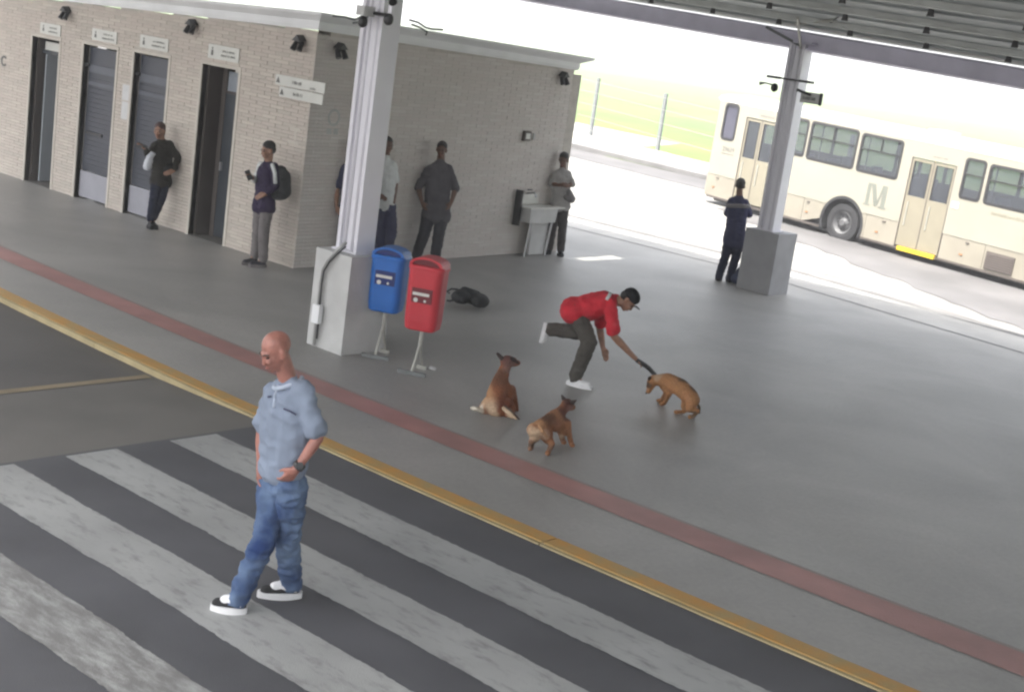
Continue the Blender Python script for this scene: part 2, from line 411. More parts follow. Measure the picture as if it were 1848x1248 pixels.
# solid wall backing in front plane, split round the openings
segs = [WX0] + [v for o_ in openings for v in o_[:2]] + [WX1-.045]
bm = B()
for i in range(0, len(segs), 2): box(bm, segs[i], segs[i+1], WY+.012, WY+.25, 0, wtop(segs[i])-.0)
for a, b, h in openings: box(bm, a, b, WY+.012, WY+.25, h, wtop(a))
u = Vector((SE.x-WX1, SE.y-WY)); ul = u.length; u /= ul; nrm = Vector((u.y, -u.x))   # side wall direction and outward normal
def sp3(s, d, z): return (WX1+u.x*s+nrm.x*d, WY+u.y*s+nrm.y*d, z)
prism(bm, [sp3(.26, -.012, 0), sp3(ul, -.012, 0), sp3(ul, -.012, 3.085), sp3(.26, -.012, 3.235)], (-nrm.x*.24, -nrm.y*.24, 0))
box(bm, WX0, SE.x, SE.y-.02, SE.y+.2, 0, 3.0)
bobj('wall', bm, M['mortar'], bld)
# bricks: real courses, joined (too thin in the photo to pick apart)
def bricks(name, place, L, top, holes, m, bw=.30, bh=.047, j=.004):
    verts, faces, tone = [], [], []
    z = .004; row = 0
    while z + bh < top(0)+.1:
        s = -bw/2 if row % 2 else 0.0
        while s < L:
            a, b = max(s, 0)+.0, min(s+bw-.004, L); s += bw
            if b-a < .02 or z+bh > top(b): continue
            pieces = [(a, b)]
            for h0, h1, hz_ in holes:
                if z < hz_:
                    np_ = []
                    for p, q in pieces:
                        if q <= h0 or p >= h1: np_.append((p, q)); continue
                        if p < h0: np_.append((p, h0))
                        if q > h1: np_.append((h1, q))
                    pieces = np_
            for p, q in pieces:
                if q-p < .015: continue
                d = random.uniform(-.003, .001); k = len(verts); c = .002
                for (ss, dd, zz) in ((p, -.014, z), (q, -.014, z), (q, -.014, z+bh), (p, -.014, z+bh), (p+c, d, z+c), (q-c, d, z+c), (q-c, d, z+bh-c), (p+c, d, z+bh-c)):
                    verts.append(place(ss, dd, zz))
                faces += [(k+4, k+5, k+6, k+7), (k, k+1, k+5, k+4), (k+1, k+2, k+6, k+5), (k+2, k+3, k+7, k+6), (k+3, k, k+4, k+7)]
                tone += [random.random()]*8
        z += bh+j; row += 1
    me = bpy.data.meshes.new(name); me.from_pydata(verts, [], faces)
    at = me.attributes.new('tone', 'FLOAT', 'POINT'); at.data.foreach_set('value', tone)
    o = link(name, me, m, bld); o.location = (14.72, -12.72, 0); o['kind'] = 'stuff'; return o
bricks('brick_courses', lambda s, d, z: (WX0+s, WY-d, z), WX1-WX0, lambda s: wtop(WX0+s) if s else 3.3, [(a-WX0-.05, b-WX0+.05, h+.05) for a, b, h in openings], M['brick'])
bricks('brick_courses', sp3, ul, lambda s: 3.22-.025*s, [], M['brickside'])
# cornice with flared profile, mitred at the corner
prof = [(0.015, 0.0), (.03, .0), (.05, .05), (.05, .12), (.20, .20), (.20, .235), (-.05, .235), (-.05, 0)]
def cornice(pts, normals, name):
    bm = B(); rr = []
    for (x, y, z), (nx, ny) in zip(pts, normals):
        rr.append([bm.verts.new((x+nx*p, y+ny*p, z+q)) for p, q in prof])
    for a, b in zip(rr, rr[1:]):
        for k in range(len(prof)): bm.faces.new((a[k], b[k], b[(k+1) % len(prof)], a[(k+1) % len(prof)]))
    bm.faces.new(rr[0][::-1]); bm.faces.new(rr[-1])
    return bobj(name, bm, M['fascia'], bld)
cornice([(WX0, WY, wtop(WX0)), (WX1, WY, wtop(WX1)), (SE.x, SE.y, 3.07), (SE.x-6, SE.y, 3.07)],
        [(0, -.45), (.8, -.55), (1.15, 1.0), (0, 1)], 'cornice')
bm = B(); v = [bm.verts.new(p) for p in ((WX0, WY+.02, wtop(WX0)+.19), (WX1-.02, WY+.02, wtop(WX1)+.19), (SE.x-.02, SE.y, 3.26), (WX0, SE.y, 2.95))]
bm.faces.new(v); bobj('roof', bm, M['fascia'], bld)
# doorways
def shut(a, b, h, low):
    d = bobj('shutter_door', bx(a+.03, b-.03, WY+.10, WY+.14, low, h-.03), M['shutter'], bld)
    bm = B()
    z = low+.06
    while z < h-.5:                            # slats of the shutter
        box(bm, a+.05, b-.05, WY+.085, WY+.0995, z, z+.055); z += .075
    sl = obj('slats', bm, M['shutter'], d); sl['kind'] = 'stuff'
    for z0, z1, m in ((h-.42, h-.30, 'glassgrey'), (h-.62, h-.56, 'glassgrey')):
        obj('louvre', bx(a+.08, b-.08, WY+.075, WY+.097, z0, z1), mat('dull_louvre', (.10, .11, .135), .5, .1, 4), d)
    obj('bolt_bar', bx(a+.12, a+.12+.45, WY+.06, WY+.084, 1.05, 1.09), M['dark'], d, bevel=.004)
    obj('hinge', bx(a-.06, a+.09, WY+.04, WY+.07, h-.34, h-.29), M['dark'], d)
    k = bobj('kick_plate', bx(a+.035, b-.035, WY+.07, WY+.13, .03, low-.012), M['shutterlow'], bld, bevel=.004)
for i, (a, b, h) in enumerate(openings):
    for s, e in ((a-.055, a), (b, b+.055)): bobj('door_trim', bx(s, e, WY-.008, WY+.10, 0, h), M['trim'], bld)
    bobj('lintel_trim', bx(a-.055, b+.055, WY-.008, WY+.10, h+.002, h+.052), M['trim'], bld)
    if i in (1, 2): shut(a, b, h, .46)
# door 1: open, door leaf folded in on the left, pale interior
a, b, h = openings[0]
bobj('door_jamb', bx(a+.002, a+.05, WY+.09, WY+.62, 0, h), M['jamb'], bld)
bobj('room_wall', bx(a, b+.9, WY+1.5, WY+1.55, 0, h), M['inner'], bld)
bobj('room_wall', bx(b+.9, b+.95, WY+.25, WY+1.5, 0, h), M['inner'], bld)
bobj('transom_bar', bx(a+.05, b, WY+.16, WY+.22, 2.14, 2.20), M['doordark'], bld)
bobj('transom_panel', bx(a+.10, b-.01, WY+.18, WY+.20, 2.205, h-.06), M['white'], bld)
bobj('side_panel', bx(a+.10, a+.14, WY+.2, WY+.9, .02, 2.13), M['inner'], bld)
hd = bobj('half_door', bx(a+.30, b-.02, WY+.5, WY+.54, .28, 1.22), M['doordark'], bld)
obj('handle', bx(a+.36, a+.42, WY+.46, WY+.499, .5, .6), M['steel'], hd)
# door 4: recess with the dark door ajar and a glazed top
a, b, h = openings[3]
bobj('door_jamb', bx(a+.002, a+.05, WY+.09, WY+.55, 0, h), M['jamb'], bld)
bobj('door_frame', bx(a+.10, a+.20, WY+.3, WY+.38, 0, h-.02), M['jamb'], bld)
dl = bobj('door_leaf', bx(a+.21, b-.02, WY+.30, WY+.34, .02, 2.12), M['doordark'], bld)
obj('handle', bx(a+.25, a+.28, WY+.26, WY+.299, 1.0, 1.12), M['steel'], dl)
bobj('glazed_top', bx(a+.22, b-.03, WY+.31, WY+.33, 2.16, 2.44), M['glassgrey'], bld)
bobj('door_frame', bx(a+.21, b-.02, WY+.295, WY+.345, 2.122, 2.158), M['jamb'], bld)
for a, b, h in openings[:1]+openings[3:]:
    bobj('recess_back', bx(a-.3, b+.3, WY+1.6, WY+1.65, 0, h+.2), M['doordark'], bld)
    bobj('recess_ceiling', bx(a-.1, b+.2, WY+.26, WY+1.6, h+.001, h+.04), M['inner'], bld)
    bobj('recess_floor', bx(a+.01, b-.01, WY+.0, WY+1.6, .001, .006), M['ramp'], bld)

# wall-plane placing: facade items at (x, z), side items at (s, z)
def facade_thing(name, x, z, label, cat, group=None):
    return empty(name, (x, WY, z), label, cat, group)
def side_thing(name, s, z, label, cat, group=None):
    p = sp3(s, 0, z); o = empty(name, p, label, cat, group, rz=math.atan2(u.y, u.x)); return o
# spot lamps: triangular hood above two heads
def wall_lamp(root):
    bm = B(); prism(bm, [(-.085, -.008, .055), (.085, -.008, .055), (.0, -.008, .135)], (0, -.12, -.01)); obj('hood', bm, M['dark'], root)
    bm = B(); tube(bm, [(0, -.002, .03), (0, -.07, .03)], .02); tube(bm, [(-.065, -.07, .03), (.065, -.07, .03)], .011); obj('bracket', bm, M['dark'], root)
    for s in (-1, 1):
        bm = B(); tube(bm, [(s*.058, -.06, .04), (s*.066, -.115, -.075)], [.03, .042], 12); h_ = obj('spot_head', bm, M['dark'], root, smooth=False)
for k, (x, z, lab) in enumerate(((-20.73, 2.84, 'black twin spot lamp on the pale facade, leftmost, right of the first door sign'),
                (-17.4, 2.97, 'black twin spot lamp on the facade between the third and fourth doors'),
                (-15.0, 3.0, 'black twin spot lamp on the facade just left of the building corner'))):
    wall_lamp(facade_thing('wall_lamp', x, z, lab, 'wall lamp', 'twin spot lamps on the building'))
wall_lamp(side_thing('wall_lamp', .39, 2.97, 'black twin spot lamp on the grey side wall beside the building corner', 'wall lamp', 'twin spot lamps on the building'))
wall_lamp(side_thing('wall_lamp', 5.64, 2.9, 'black twin spot lamp at the far end of the grey side wall', 'wall lamp', 'twin spot lamps on the building'))
# plates above the doors with a pictogram and two short lines of small print
def letters(bm, x0, x1, z0, z1, y=-.0145, seed=0):
    rnd = random.Random(seed); x = x0
    while x < x1-.008:
        w_ = rnd.uniform(.008, .016)
        q = z1 if rnd.random() < .6 else z0+(z1-z0)*.75
        v = [bm.verts.new(p) for p in ((x, y, z0), (x+w_, y, z0), (x+w_, y, q), (x, y, q))]; bm.faces.new(v)
        x += w_ + (.006 if rnd.random() < .85 else .02)
def door_sign(x0, x1, z0, z1, label, seed):
    cx, cz = (x0+x1)/2, (z0+z1)/2; W_, H_ = (x1-x0)/2, (z1-z0)/2
    r_ = facade_thing('door_sign', cx, cz, label, 'sign', 'white plates above the doors')
    obj('plate', bx(-W_, W_, -.012, -.001, -H_, H_), M['white'], r_, bevel=.002)
    bm = B(); px = -W_+.10
    tube(bm, [(px, -.0145, H_-.055), (px, -.013, H_-.055)], .016, 10)
    prism(bm, [(px-.028, -.0145, -H_+.045), (px+.028, -.0145, -H_+.045), (px+.02, -.0145, H_-.08), (px-.02, -.0145, H_-.08)], (0, .0015, 0))
    obj('pictogram', bm, M['ink'], r_)
    bm = B(); letters(bm, -.02, W_-.10, .012, .04, seed=seed); letters(bm, -.05, W_-.06, -.05, -.022, seed=seed+1); obj('lettering', bm, M['ink'], r_)
door_sign(-21.54, -20.93, 2.47, 2.65, 'white plate with small print above the open first door', 1)
door_sign(-20.02, -19.34, 2.53, 2.71, 'white plate with pictogram above the second door', 3)
door_sign(-18.72, -18.0, 2.56, 2.75, 'white plate with pictogram above the third door, over the leaning woman', 5)
door_sign(-17.03, -16.32, 2.60, 2.80, 'white plate with two printed lines above the recessed fourth door', 7)
# direction boards, projecting past the corner
for (x0, x1, z0, z1, lab, sd_) in ((-15.42, -14.40, 2.425, 2.565, 'upper of two white direction boards with arrow sticking out past the wall corner', 11),
                                   (-15.32, -14.42, 2.275, 2.412, 'lower of two white direction boards with arrow sticking out past the wall corner', 15)):
    cx, cz = (x0+x1)/2, (z0+z1)/2; W_, H_ = (x1-x0)/2, (z1-z0)/2
    r_ = facade_thing('direction_board', cx, cz, lab, 'sign', 'direction boards on the wall corner')
    obj('plate', bx(-W_, W_, -.06, -.045, -H_, H_), M['white'], r_, bevel=.002)
    obj('bracket', bx(-W_+.1, -W_+.5, -.0448, -.001, -.02, .02), M['steel'], r_)
    bm = B(); prism(bm, [(-W_+.02, -.064, -.04), (-W_+.10, -.064, -.04), (-W_+.06, -.064, .04)], (0, .003, 0)); obj('arrow', bm, M['ink'], r_)
    bm = B(); letters(bm, -.15, .05, -.025, .02, y=-.0625, seed=sd_); letters(bm, .22, .34, -.05, -.02, y=-.0625, seed=sd_+1) if sd_ == 11 else 0; obj('lettering', bm, M['ink'], r_)
# notices
r_ = facade_thing('paper_notice', -18.985, 1.70, 'tall white paper notices taped between the second and third doors', 'notice')
obj('sheet', bx(-.105, .105, -.006, -.001, .02, .26), M['paper'], r_); obj('sheet', bx(-.095, .10, -.007, -.001, -.27, -.0), M['paper'], r_)
r_ = facade_thing('sticker', -14.96, 1.79, 'faded white sticker on the facade above the man with the backpack', 'sticker')
bm = B()
for a0, a1, b0, b1 in ((-.13, .1, .07, .11), (-.02, .03, -.06, .07), (-.15, .08, -.11, -.07)): box(bm, a0, a1, -.003, -.0005+.0, b0, b1)
obj('print', bm, M['trim'], r_)
r_ = side_thing('sticker', .47, 2.03, 'faded round emblem with two small marks beside the corner on the grey side wall', 'sticker')
bm = B(); n = 20
for k in range(n):
    a0, a1 = 2*math.pi*k/n, 2*math.pi*(k+1)/n
    bm.faces.new([bm.verts.new((.0+rr_*1.0*math.cos(q), -.004, .06+rr_*math.sin(q))) for rr_, q in ((.085, a0), (.085, a1), (.12, a1), (.12, a0))])
for s in (-.11, .02): box(bm, s, s+.09, -.004, -.001, -.17, -.09)
obj('print', bm, mat('faded_print', (.45, .46, .44), .8, .1, 8), r_)
# letter C at the left edge of the picture
def text(s, size, m, parent, loc_, rot, name='lettering', depth=.004, bold=0):
    cu = bpy.data.curves.new('t', 'FONT'); cu.body = s; cu.size = size; cu.extrude = depth; cu.align_x = 'CENTER'; cu.align_y = 'CENTER'; cu.offset = bold
    o = bpy.data.objects.new('t', cu); C.objects.link(o)
    me = bpy.data.meshes.new_from_object(o.evaluated_get(bpy.context.evaluated_depsgraph_get())); bpy.data.objects.remove(o)
    o = link(name, me, m, parent); o.location = loc_; o.rotation_euler = rot; return o
o = text('C', .24, M['ink'], None, (-22.64, WY-.006, 1.88), (R(90), 0, 0), 'wall_letter', .004, .006); tag(o, 'small dark letter C on the facade at the left picture edge', 'letter')
# switch box
r_ = side_thing('socket_box', 4.9, 1.95, 'small dark framed socket box on the grey side wall', 'socket box')
bm = B(); box(bm, -.09, .09, -.05, -.001, -.08, .08); obj('box_frame', bm, M['jamb'], r_, bevel=.006)
obj('cover', bx(-.055, .055, -.06, -.0505, -.045, .045), M['white'], r_)
obj('switch', bx(.19, .225, -.03, -.001, -.05, .05), M['plinth'], r_)
# wash trough
r_ = side_thing('wash_trough', 5.35, 0, 'pale wall-hung wash trough with tap at the far end of the side wall', 'sink')
bm = B(); prism(bm, [(-.42, -.02, .57), (.30, -.02, .57), (.34, -.02, .80), (-.42, -.02, .80)], (0, -.28, 0)); o = obj('basin', bm, M['plinth'], r_, bevel=.03)
obj('rim', bx(-.46, .50, -.33, -.005, .80, .825), M['white'], r_, bevel=.008)
obj('splash_guard', bx(-.5, -.46, -.13, -.005, .5, 1.08), M['dark'], r_, bevel=.008)
obj('backplate', bx(-.42, .1, -.03, -.003, .84, 1.0), M['white'], r_)
for s in (-.34, .34):
    bm = B(); tube(bm, [(s*.85, -.24, .57), (s*.85-.05, -.22, .0)], .022, 8); obj('leg', bm, M['steel'], r_)
obj('apron_panel', bx(-.20, .26, -.20, -.18, .02, .57), M['plinth'], r_)
bm = B(); tube(bm, [(-.2, -.01, 1.02), (-.2, -.16, 1.05), (-.2, -.2, .98)], .014); tap = obj('tap', bm, M['steel'], r_)
bm = B(); tube(bm, [(-.26, -.06, 1.08), (-.14, -.06, 1.08)], .012); obj('tap_handle', bm, M['dark'], tap)

# ------------------------------------------------------------------ columns
def zb(x): return 3.87 - .037*(x+11.65)       # underside of the edge beam
def roofz(x, y): return zb(x) + .28 + .14*(20.3-y)
def column(x0, x1, y0, y1, top, px, label, group):
    root = empty('column', ((x0+x1)/2, (y0+y1)/2, 0), label, 'column', group)
    W_, D_ = (x1-x0)/2, (y1-y0)/2; b = px[4]
    obj('plinth', bx(px[0]-root.location.x, px[1]-root.location.x, px[2]-root.location.y, px[3]-root.location.y, 0, b), M['plinth'], root, bevel=.012)
    z0 = b+.001
    obj('shaft', bx(-W_+.02, W_-.02, -D_+.035, D_-.035, z0+.0, top), M['colpaint'], root)
    for s in (-1, 1):
        obj('flange', bx(s*W_-.05 if s > 0 else -W_-.0, W_ if s > 0 else -W_+.05, -D_, D_, z0, top-.003), M['colpaint'], root, bevel=.008)
        bm = B(); tube(bm, [(s*.06, -D_+.035, z0), (s*.06, -D_+.035, top-.004)], .024, 10); obj('cover_strip', bm, M['colpaint'], root, smooth=True)
    obj('base_plate', bx(-W_-.03, W_+.03, -D_-.03, D_+.03, z0, z0+.02), M['colpaint'], root)
    return root
c1 = column(-11.22, -10.90, 10.26, 10.52, 5.45, (-11.33, -10.77, 10.09, 10.72, 1.06), 'near white steel column on a grey block, behind the blue and red bins', 'columns holding the canopy')
c2 = column(-11.98, -11.69, 20.04, 20.29, 3.98, (-12.12, -11.50, 19.94, 20.52, 1.0), 'far white steel column on a grey block, in front of the bus', 'columns holding the canopy')
for ch in c2.children:
    if ch.name.startswith('plinth'): ch.data.materials[0] = mat('shaded_plinth_paint', (.30, .30, .31), .75, .1, 3, .3, 40)  # darker copy of the plinth paint, with canopy shade put into the colour
# conduit on the near plinth
cd = empty('conduit', (-11.1, 10.06, 0), 'pale conduit pipe with junction box running down the near column block', 'pipe')
def cpt(x, z, d=0): return (x+11.1, -.0-d, z)
bm = B(); tube(bm, [cpt(-10.98, 1.18, -.12), cpt(-11.02, 1.06, .0), cpt(-11.10, .97, .01), cpt(-11.17, .85, .01), cpt(-11.18, .7, .01), cpt(-11.17, .02, .01)], .018, 10); obj('pipe', bm, M['plinth'], cd, smooth=True)
bm = B(); tube(bm, [cpt(-10.96, 1.14, -.1), cpt(-10.985, 1.04, .0), cpt(-11.065, .95, .01), cpt(-11.135, .84, .01), cpt(-11.145, .7, .01), cpt(-11.14, .46, .01)], .009, 8); obj('cable', bm, M['dark'], cd, smooth=True)
obj('junction_box', bx(-.11, -.0, -.05, .005, .27, .47), M['fascia'], cd, bevel=.008)
bm = B(); tube(bm, [cpt(-11.13, .45, .012), cpt(-11.13, .10, .012)], .011, 8); obj('cable', bm, M['dark'], cd)
# cameras and fittings near column tops
def dome(root, p, r=.055):
    bm = B(); cap_mesh(bm, (p[0], p[1], p[2]), r, (p[0], p[1], p[2]-.02), r, 12); obj('dome', bm, M['dark'], root, smooth=True)
k1 = empty('security_camera', (-11.03, 10.16, 3.5), 'black dome camera in grey housing on the face of the near column', 'camera')
dome(k1, (0, -.05, -.03), .05); obj('housing', bx(-.06, .06, -.1, .05, .02, .12), M['plinth'], k1, bevel=.02)
k1 = empty('security_camera', (-10.72, 10.2, 3.53), 'grey ball camera on an arm at the right side of the near column', 'camera')
dome(k1, (.02, -.05, 0), .05)
bm = B(); tube(bm, [(-.25, -.0, .03), (0, -.03, .03)], .018); obj('arm', bm, M['dark'], k1)
k1 = empty('security_camera', (-10.7, 10.2, 3.72), 'black camera higher on the right side of the near column', 'camera')
bm = B(); tube(bm, [(-.10, 0, .09), (.05, -.06, -.03)], [.02, .045], 10); obj('camera_body', bm, M['dark'], k1)
o = bx(-.05, .0, -.02, .02, -.14, -.03); obj('mount', o, M['colpaint'], k1)
cb = empty('cable_bundle', (-11.0, 10.35, 3.5), 'loose dark cables drooping from both sides of the near column over the roof edge', 'cable')
f1 = Fig(618, 640)
for pts in ([(668, 20), (655, 29), (640, 36), (622, 31), (600, 29)], [(664, 30), (650, 40), (636, 42)], [(738, 36), (755, 41), (768, 50), (780, 53), (800, 54)], [(742, 44), (758, 50), (771, 58), (768, 64)]):
    bm = B(); tube(bm, [f1(x, y, -.3)-Vector(cb.location) for x, y in pts], .011, 6); obj('cable', bm, M['post'], cb)
# far column fittings
k = empty('sign_arm', (-11.82, 20.0, 3.3), 'small pale hanging sign with dark bracket on the right of the far column', 'sign')
obj('sign_plate', bx(.24, .62, -.03, .0, -.20, -.03), M['plinth'], k, bevel=.005)
obj('sign_frame', bx(.58, .63, -.04, -.031, -.21, -.02), M['dark'], k)
bm = B(); tube(bm, [(.16, -.03, -.02), (.42, -.03, -.07)], .022, 8); obj('bracket', bm, M['dark'], k)
bm = B(); letters(bm, .28, .52, -.15, -.1, y=-.034, seed=31); obj('lettering', bm, M['ink'], k)
k = empty('security_camera', (-12.05, 20.0, 3.27), 'black dome camera on the left side of the far column', 'camera')
dome(k, (-.04, 0, 0), .06); bm = B(); tube(bm, [(0, 0, .02), (-.22, 0, .04), (-.30, -.05, .02)], [.012, .012, .03], 8); obj('arm', bm, M['post'], k)
k = empty('floodlight_bar', (-11.82, 20.0, 3.42), 'thin dark cross bar with flat lamps on both sides of the far column', 'lamp')
for s in (-1, 1):
    bm = B(); box(bm, s*.30-.1, s*.30+.1, -.08, .04, -.02, .02); obj('flat_lamp', bm, M['dark'], k, bevel=.01)
obj('cross_bar', bx(-.36, .36, -.03, -.018, -.012, .012), M['dark'], k)

# ------------------------------------------------------------------ canopy
can = empty('canopy', (0, 0, 0), 'grey sheet metal canopy roof with lilac edge beam over the platform', 'canopy')
CX0, CX1 = -26.0, 40.0  # unseen right end stretched far out to darken faces turned that way
def slab(name, y0, y1, dz0, dz1, m, x0=CX0, x1=CX1, follow=True):
    bm = B(); vs = []
    for x in (x0, x1):
        for y, d in ((y0, dz0), (y1, dz0), (y1, dz1), (y0, dz1)):
            base = roofz(x, y if follow else 20.3)
            vs.append(bm.verts.new((x, y, base+d)))
    for f in ((0, 1, 2, 3), (7, 6, 5, 4), (0, 4, 5, 1), (1, 5, 6, 2), (2, 6, 7, 3), (3, 7, 4, 0)): bm.faces.new([vs[i] for i in f])
    return obj(name, bm, m, can)
# I-section edge beam
slab('edge_beam', 20.14, 20.16, -.26, -.03, M['beam'])
slab('beam_flange', 20.06, 20.26, -.28, -.26, M['beam'])
slab('beam_flange', 20.06, 20.26, -.03, -.008, M['beam'])
rowsY = []
y = 20.42
while y > -1.4:
    rowsY.append(y); y -= 1.32
clip_me = None
for i, (ya, yb) in enumerate(zip(rowsY, rowsY[1:])):
    m = M['sheet']
    xl = CX0 if yb > 3.2 else -16.6  # unseen near rows cut back on the left to let skylight in
    spans = [(xl, CX1)]
    if 16.6 < (ya+yb)/2 < 17.6: spans = [(CX0, -15.2), (-14.7, CX1)]  # gap added in one panel row to throw a sun patch below
    for x0, x1 in spans: slab('roof_panel', yb+.02, ya-.02, .06, .085, m, x0, x1)
    slab('purlin', yb-.03, yb+.03, -.0, .10, M['purlin'], xl)
    slab('purlin_lip', yb-.005+.0, yb+.055, -.022, -.001, M['purlin'], xl)
    # sheet ribs halfway
    slab('panel_rib', (ya+yb)/2-.02, (ya+yb)/2+.02, .03, .058, M['sheet'], xl)
    if i < 5:
        x = -14.5 + (i % 2)*.6
        while x < -2:
            if clip_me is None:
                bm = B(); prism(bm, [(-.05, 0, -.09), (.05, 0, -.09), (.03, 0, .0), (-.03, 0, 0)], (0, .02, 0)); bmesh.ops.recalc_face_normals(bm, faces=bm.faces)
                clip_me = bpy.data.meshes.new('clip'); bm.to_mesh(clip_me); bm.free(); clip_me.materials.append(M['dark'])
            yy = (ya+yb)/2 - .12
            o = bpy.data.objects.new('clip', clip_me); C.objects.link(o); o.parent = can; o.location = (x, yy, roofz(x, yy)+.058)
            x += 1.25
# brackets at the top of the far column
for pts, r_, m in (([(-11.8, 20.1, 3.9), (-11.3, 19.0, 4.33)], .022, 'galv'), ([(-11.8, 20.1, 3.95), (-12.15, 19.55, 4.16)], .022, 'post'),
                   ([(-11.5, 19.3, 4.25), (-10.6, 18.9, 4.36)], .02, 'galv'), ([(-11.6, 19.2, 4.3), (-10.8, 19.1, 4.32), (-10.4, 18.6, 4.40)], .014, 'post')):
    bm = B(); tube(bm, pts, r_, 8); obj('brace', bm, M[m], can)
obj('column_cap', bx(-12.1, -11.54, 19.95, 20.45, 3.985, 4.02), M['beam'], can)
# girders along Y over the columns
for gx in (-11.04+.0, -4.0, -19.5):
    bm = B(); vs = []
    for y in (20.0, -1.0):
        for dx, dz in ((-.08, -.02), (.08, -.02), (.08, -.30), (-.08, -.30)): vs.append(bm.verts.new((gx+dx, y, roofz(gx, y)+dz-.03)))
    for f in ((0, 1, 2, 3), (7, 6, 5, 4), (0, 4, 5, 1), (1, 5, 6, 2), (2, 6, 7, 3), (3, 7, 4, 0)): bm.faces.new([vs[i] for i in f])
    if gx == -11.04: pass
    obj('girder', bm, M['beam'], can) if gx != -11.04 else bm.free()

# ------------------------------------------------------------------ fence
fn = empty('fence', (-30, 40.8, -.1), 'fence of slim grey posts and thin wires along the grass field', 'fence')
P0 = Vector((-32.5, 41.6)); P1 = Vector((-28.3, 40.0)); dv = P1-P0
pp = [P0+dv*k for k in (-2, -1, 0, 1, 2, 3, 4)]
for p in pp:
    zz = outz(p.x)+.0
    bm = B(); box(bm, p.x+30-.055, p.x+30+.055, p.y-40.8-.055, p.y-40.8+.055, zz+.1-.2, zz+2.25); obj('post', bm, M['post'], fn, bevel=.01)
for h_ in (.35, .8, 1.25, 1.7, 2.1):
    bm = B(); tube(bm, [(p.x+30, p.y-40.8-.06, outz(p.x)+h_) for p in pp], .006, 5); obj('wire', bm, M['galv'], fn)

# ------------------------------------------------------------------ bus
A_, T_ = R(-9.6), R(1.3)
bu = Vector((math.cos(A_)*math.cos(T_), math.sin(A_)*math.cos(T_), -math.sin(T_))); bw_ = Vector((math.cos(A_)*math.sin(T_), math.sin(A_)*math.sin(T_), math.cos(T_))); bn = bw_.cross(bu)
bus = empty('bus', (-16.3, 31.2, -.28), 'cream city bus with a large M on its side, parked beyond the platform', 'bus')
bus.matrix_world = Matrix.Translation((-16.3, 31.2, -.28)) @ Matrix((bu, bn, bw_)).transposed().to_4x4()   # local: x along side, y away from camera, z up
S0, S1, ZS, ZR = -4.75, 8.2, .22, 2.74
rear_win = (-4.43, -3.93, 1.72, 2.68)
wins = [(-2.12, -1.58, 1.74, 2.66), (-1.52, -.04, 1.72, 2.66), (.04, 1.26, 1.71, 2.63), (2.95, 3.50, 1.64, 2.56), (3.58, 5.10, 1.64, 2.53), (5.18, 6.7, 1.64, 2.53), (6.78, 8.0, 1.64, 2.53)]
doors = [(-3.64, -2.56, .0, 2.42), (1.55, 2.76, .0, 2.32)]
# side shell built as strips round the openings so windows and doors are real holes
zc = [ZS, .79, 1.04, 1.64, 1.71, 1.72, 1.74, 2.32, 2.42, 2.53, 2.56, 2.63, 2.66, 2.68, ZR]
xc = sorted(set([S0+.12, S1, -.07-.60, -.07+.60] + [v for q in [rear_win]+wins for v in q[:2]] + [v for d in doors for v in d[:2]]))
def holed(bm, y, z0, z1):
    for xa, xb in zip(xc, xc[1:]):
        for za, zz in zip(zc, zc[1:]):
            if za < z0-1e-6 or zz > z1+1e-6: continue
            mx_, mz = (xa+xb)/2, (za+zz)/2
            if any(q[0] < mx_ < q[1] and q[2] < mz < q[3] for q in [rear_win]+wins+doors): continue
            if abs(mx_+.07) < .60 and mz < 1.04: continue
            bm.faces.new([bm.verts.new(p) for p in ((xa, y, za), (xb, y, za), (xb, y, zz), (xa, y, zz))])
bm = B(); holed(bm, 0, .79, ZR)
ac = [-.67+1.2*k/24 for k in range(25)]
for a, b in zip(ac, ac[1:]):
    la, lb = [max(.79, .42+math.sqrt(max(0, .36-(q+.07)**2))) for q in (a, b)]
    bm.faces.new([bm.verts.new(p) for p in ((a, 0, la), (b, 0, lb), (b, 0, 1.04), (a, 0, 1.04))])
bmesh.ops.remove_doubles(bm, verts=bm.verts, dist=1e-4)
o = obj('side_body', bm, M['busbody'], bus)
md = o.modifiers.new('s', 'SOLIDIFY'); md.thickness = .05; md.offset = 1
# lower panels: cut the wheel arch as a half ring
WCX, WCZ, WR, AR = -.07, .42, .47, .60
def lower(x0, x1):
    bm = B(); top = .785; N = 24
    def low(x):
        if abs(x-WCX) < AR: return max(ZS, min(top+.3, WCZ+math.sqrt(AR*AR-(x-WCX)**2)))
        return ZS
    pts = sorted(set([x0, x1] + [WCX-AR*math.cos(math.pi*k/N) for k in range(N+1) if x0 < WCX-AR*math.cos(math.pi*k/N) < x1]))
    for a, b in zip(pts, pts[1:]):
        la, lb = low(a), low(b)
        if la >= top and lb >= top: continue
        la, lb = min(la, top), min(lb, top)
        bm.faces.new([bm.verts.new(p) for p in ((a, 0, la), (b, 0, lb), (b, 0, top+.001), (a, 0, top+.001))] if la < top and lb < top else
                     ([bm.verts.new(p) for p in ((a, 0, la), (b, 0, top), (a, 0, top))] if la < top else [bm.verts.new(p) for p in ((a, 0, top), (b, 0, lb), (b, 0, top))]))
    bmesh.ops.remove_doubles(bm, verts=bm.verts, dist=1e-4)
    o = obj('lower_panel', bm, M['buslow'], bus); md = o.modifiers.new('s', 'SOLIDIFY'); md.thickness = .04; md.offset = 1
for a, b in ((S0+.12, -3.65), (-2.55, -1.3), (-1.29, -.07), (-.065, .62), (.63, 1.54), (2.77, 3.9), (3.91, 5.2), (5.21, 6.6), (6.61, S1)): lower(a, b)
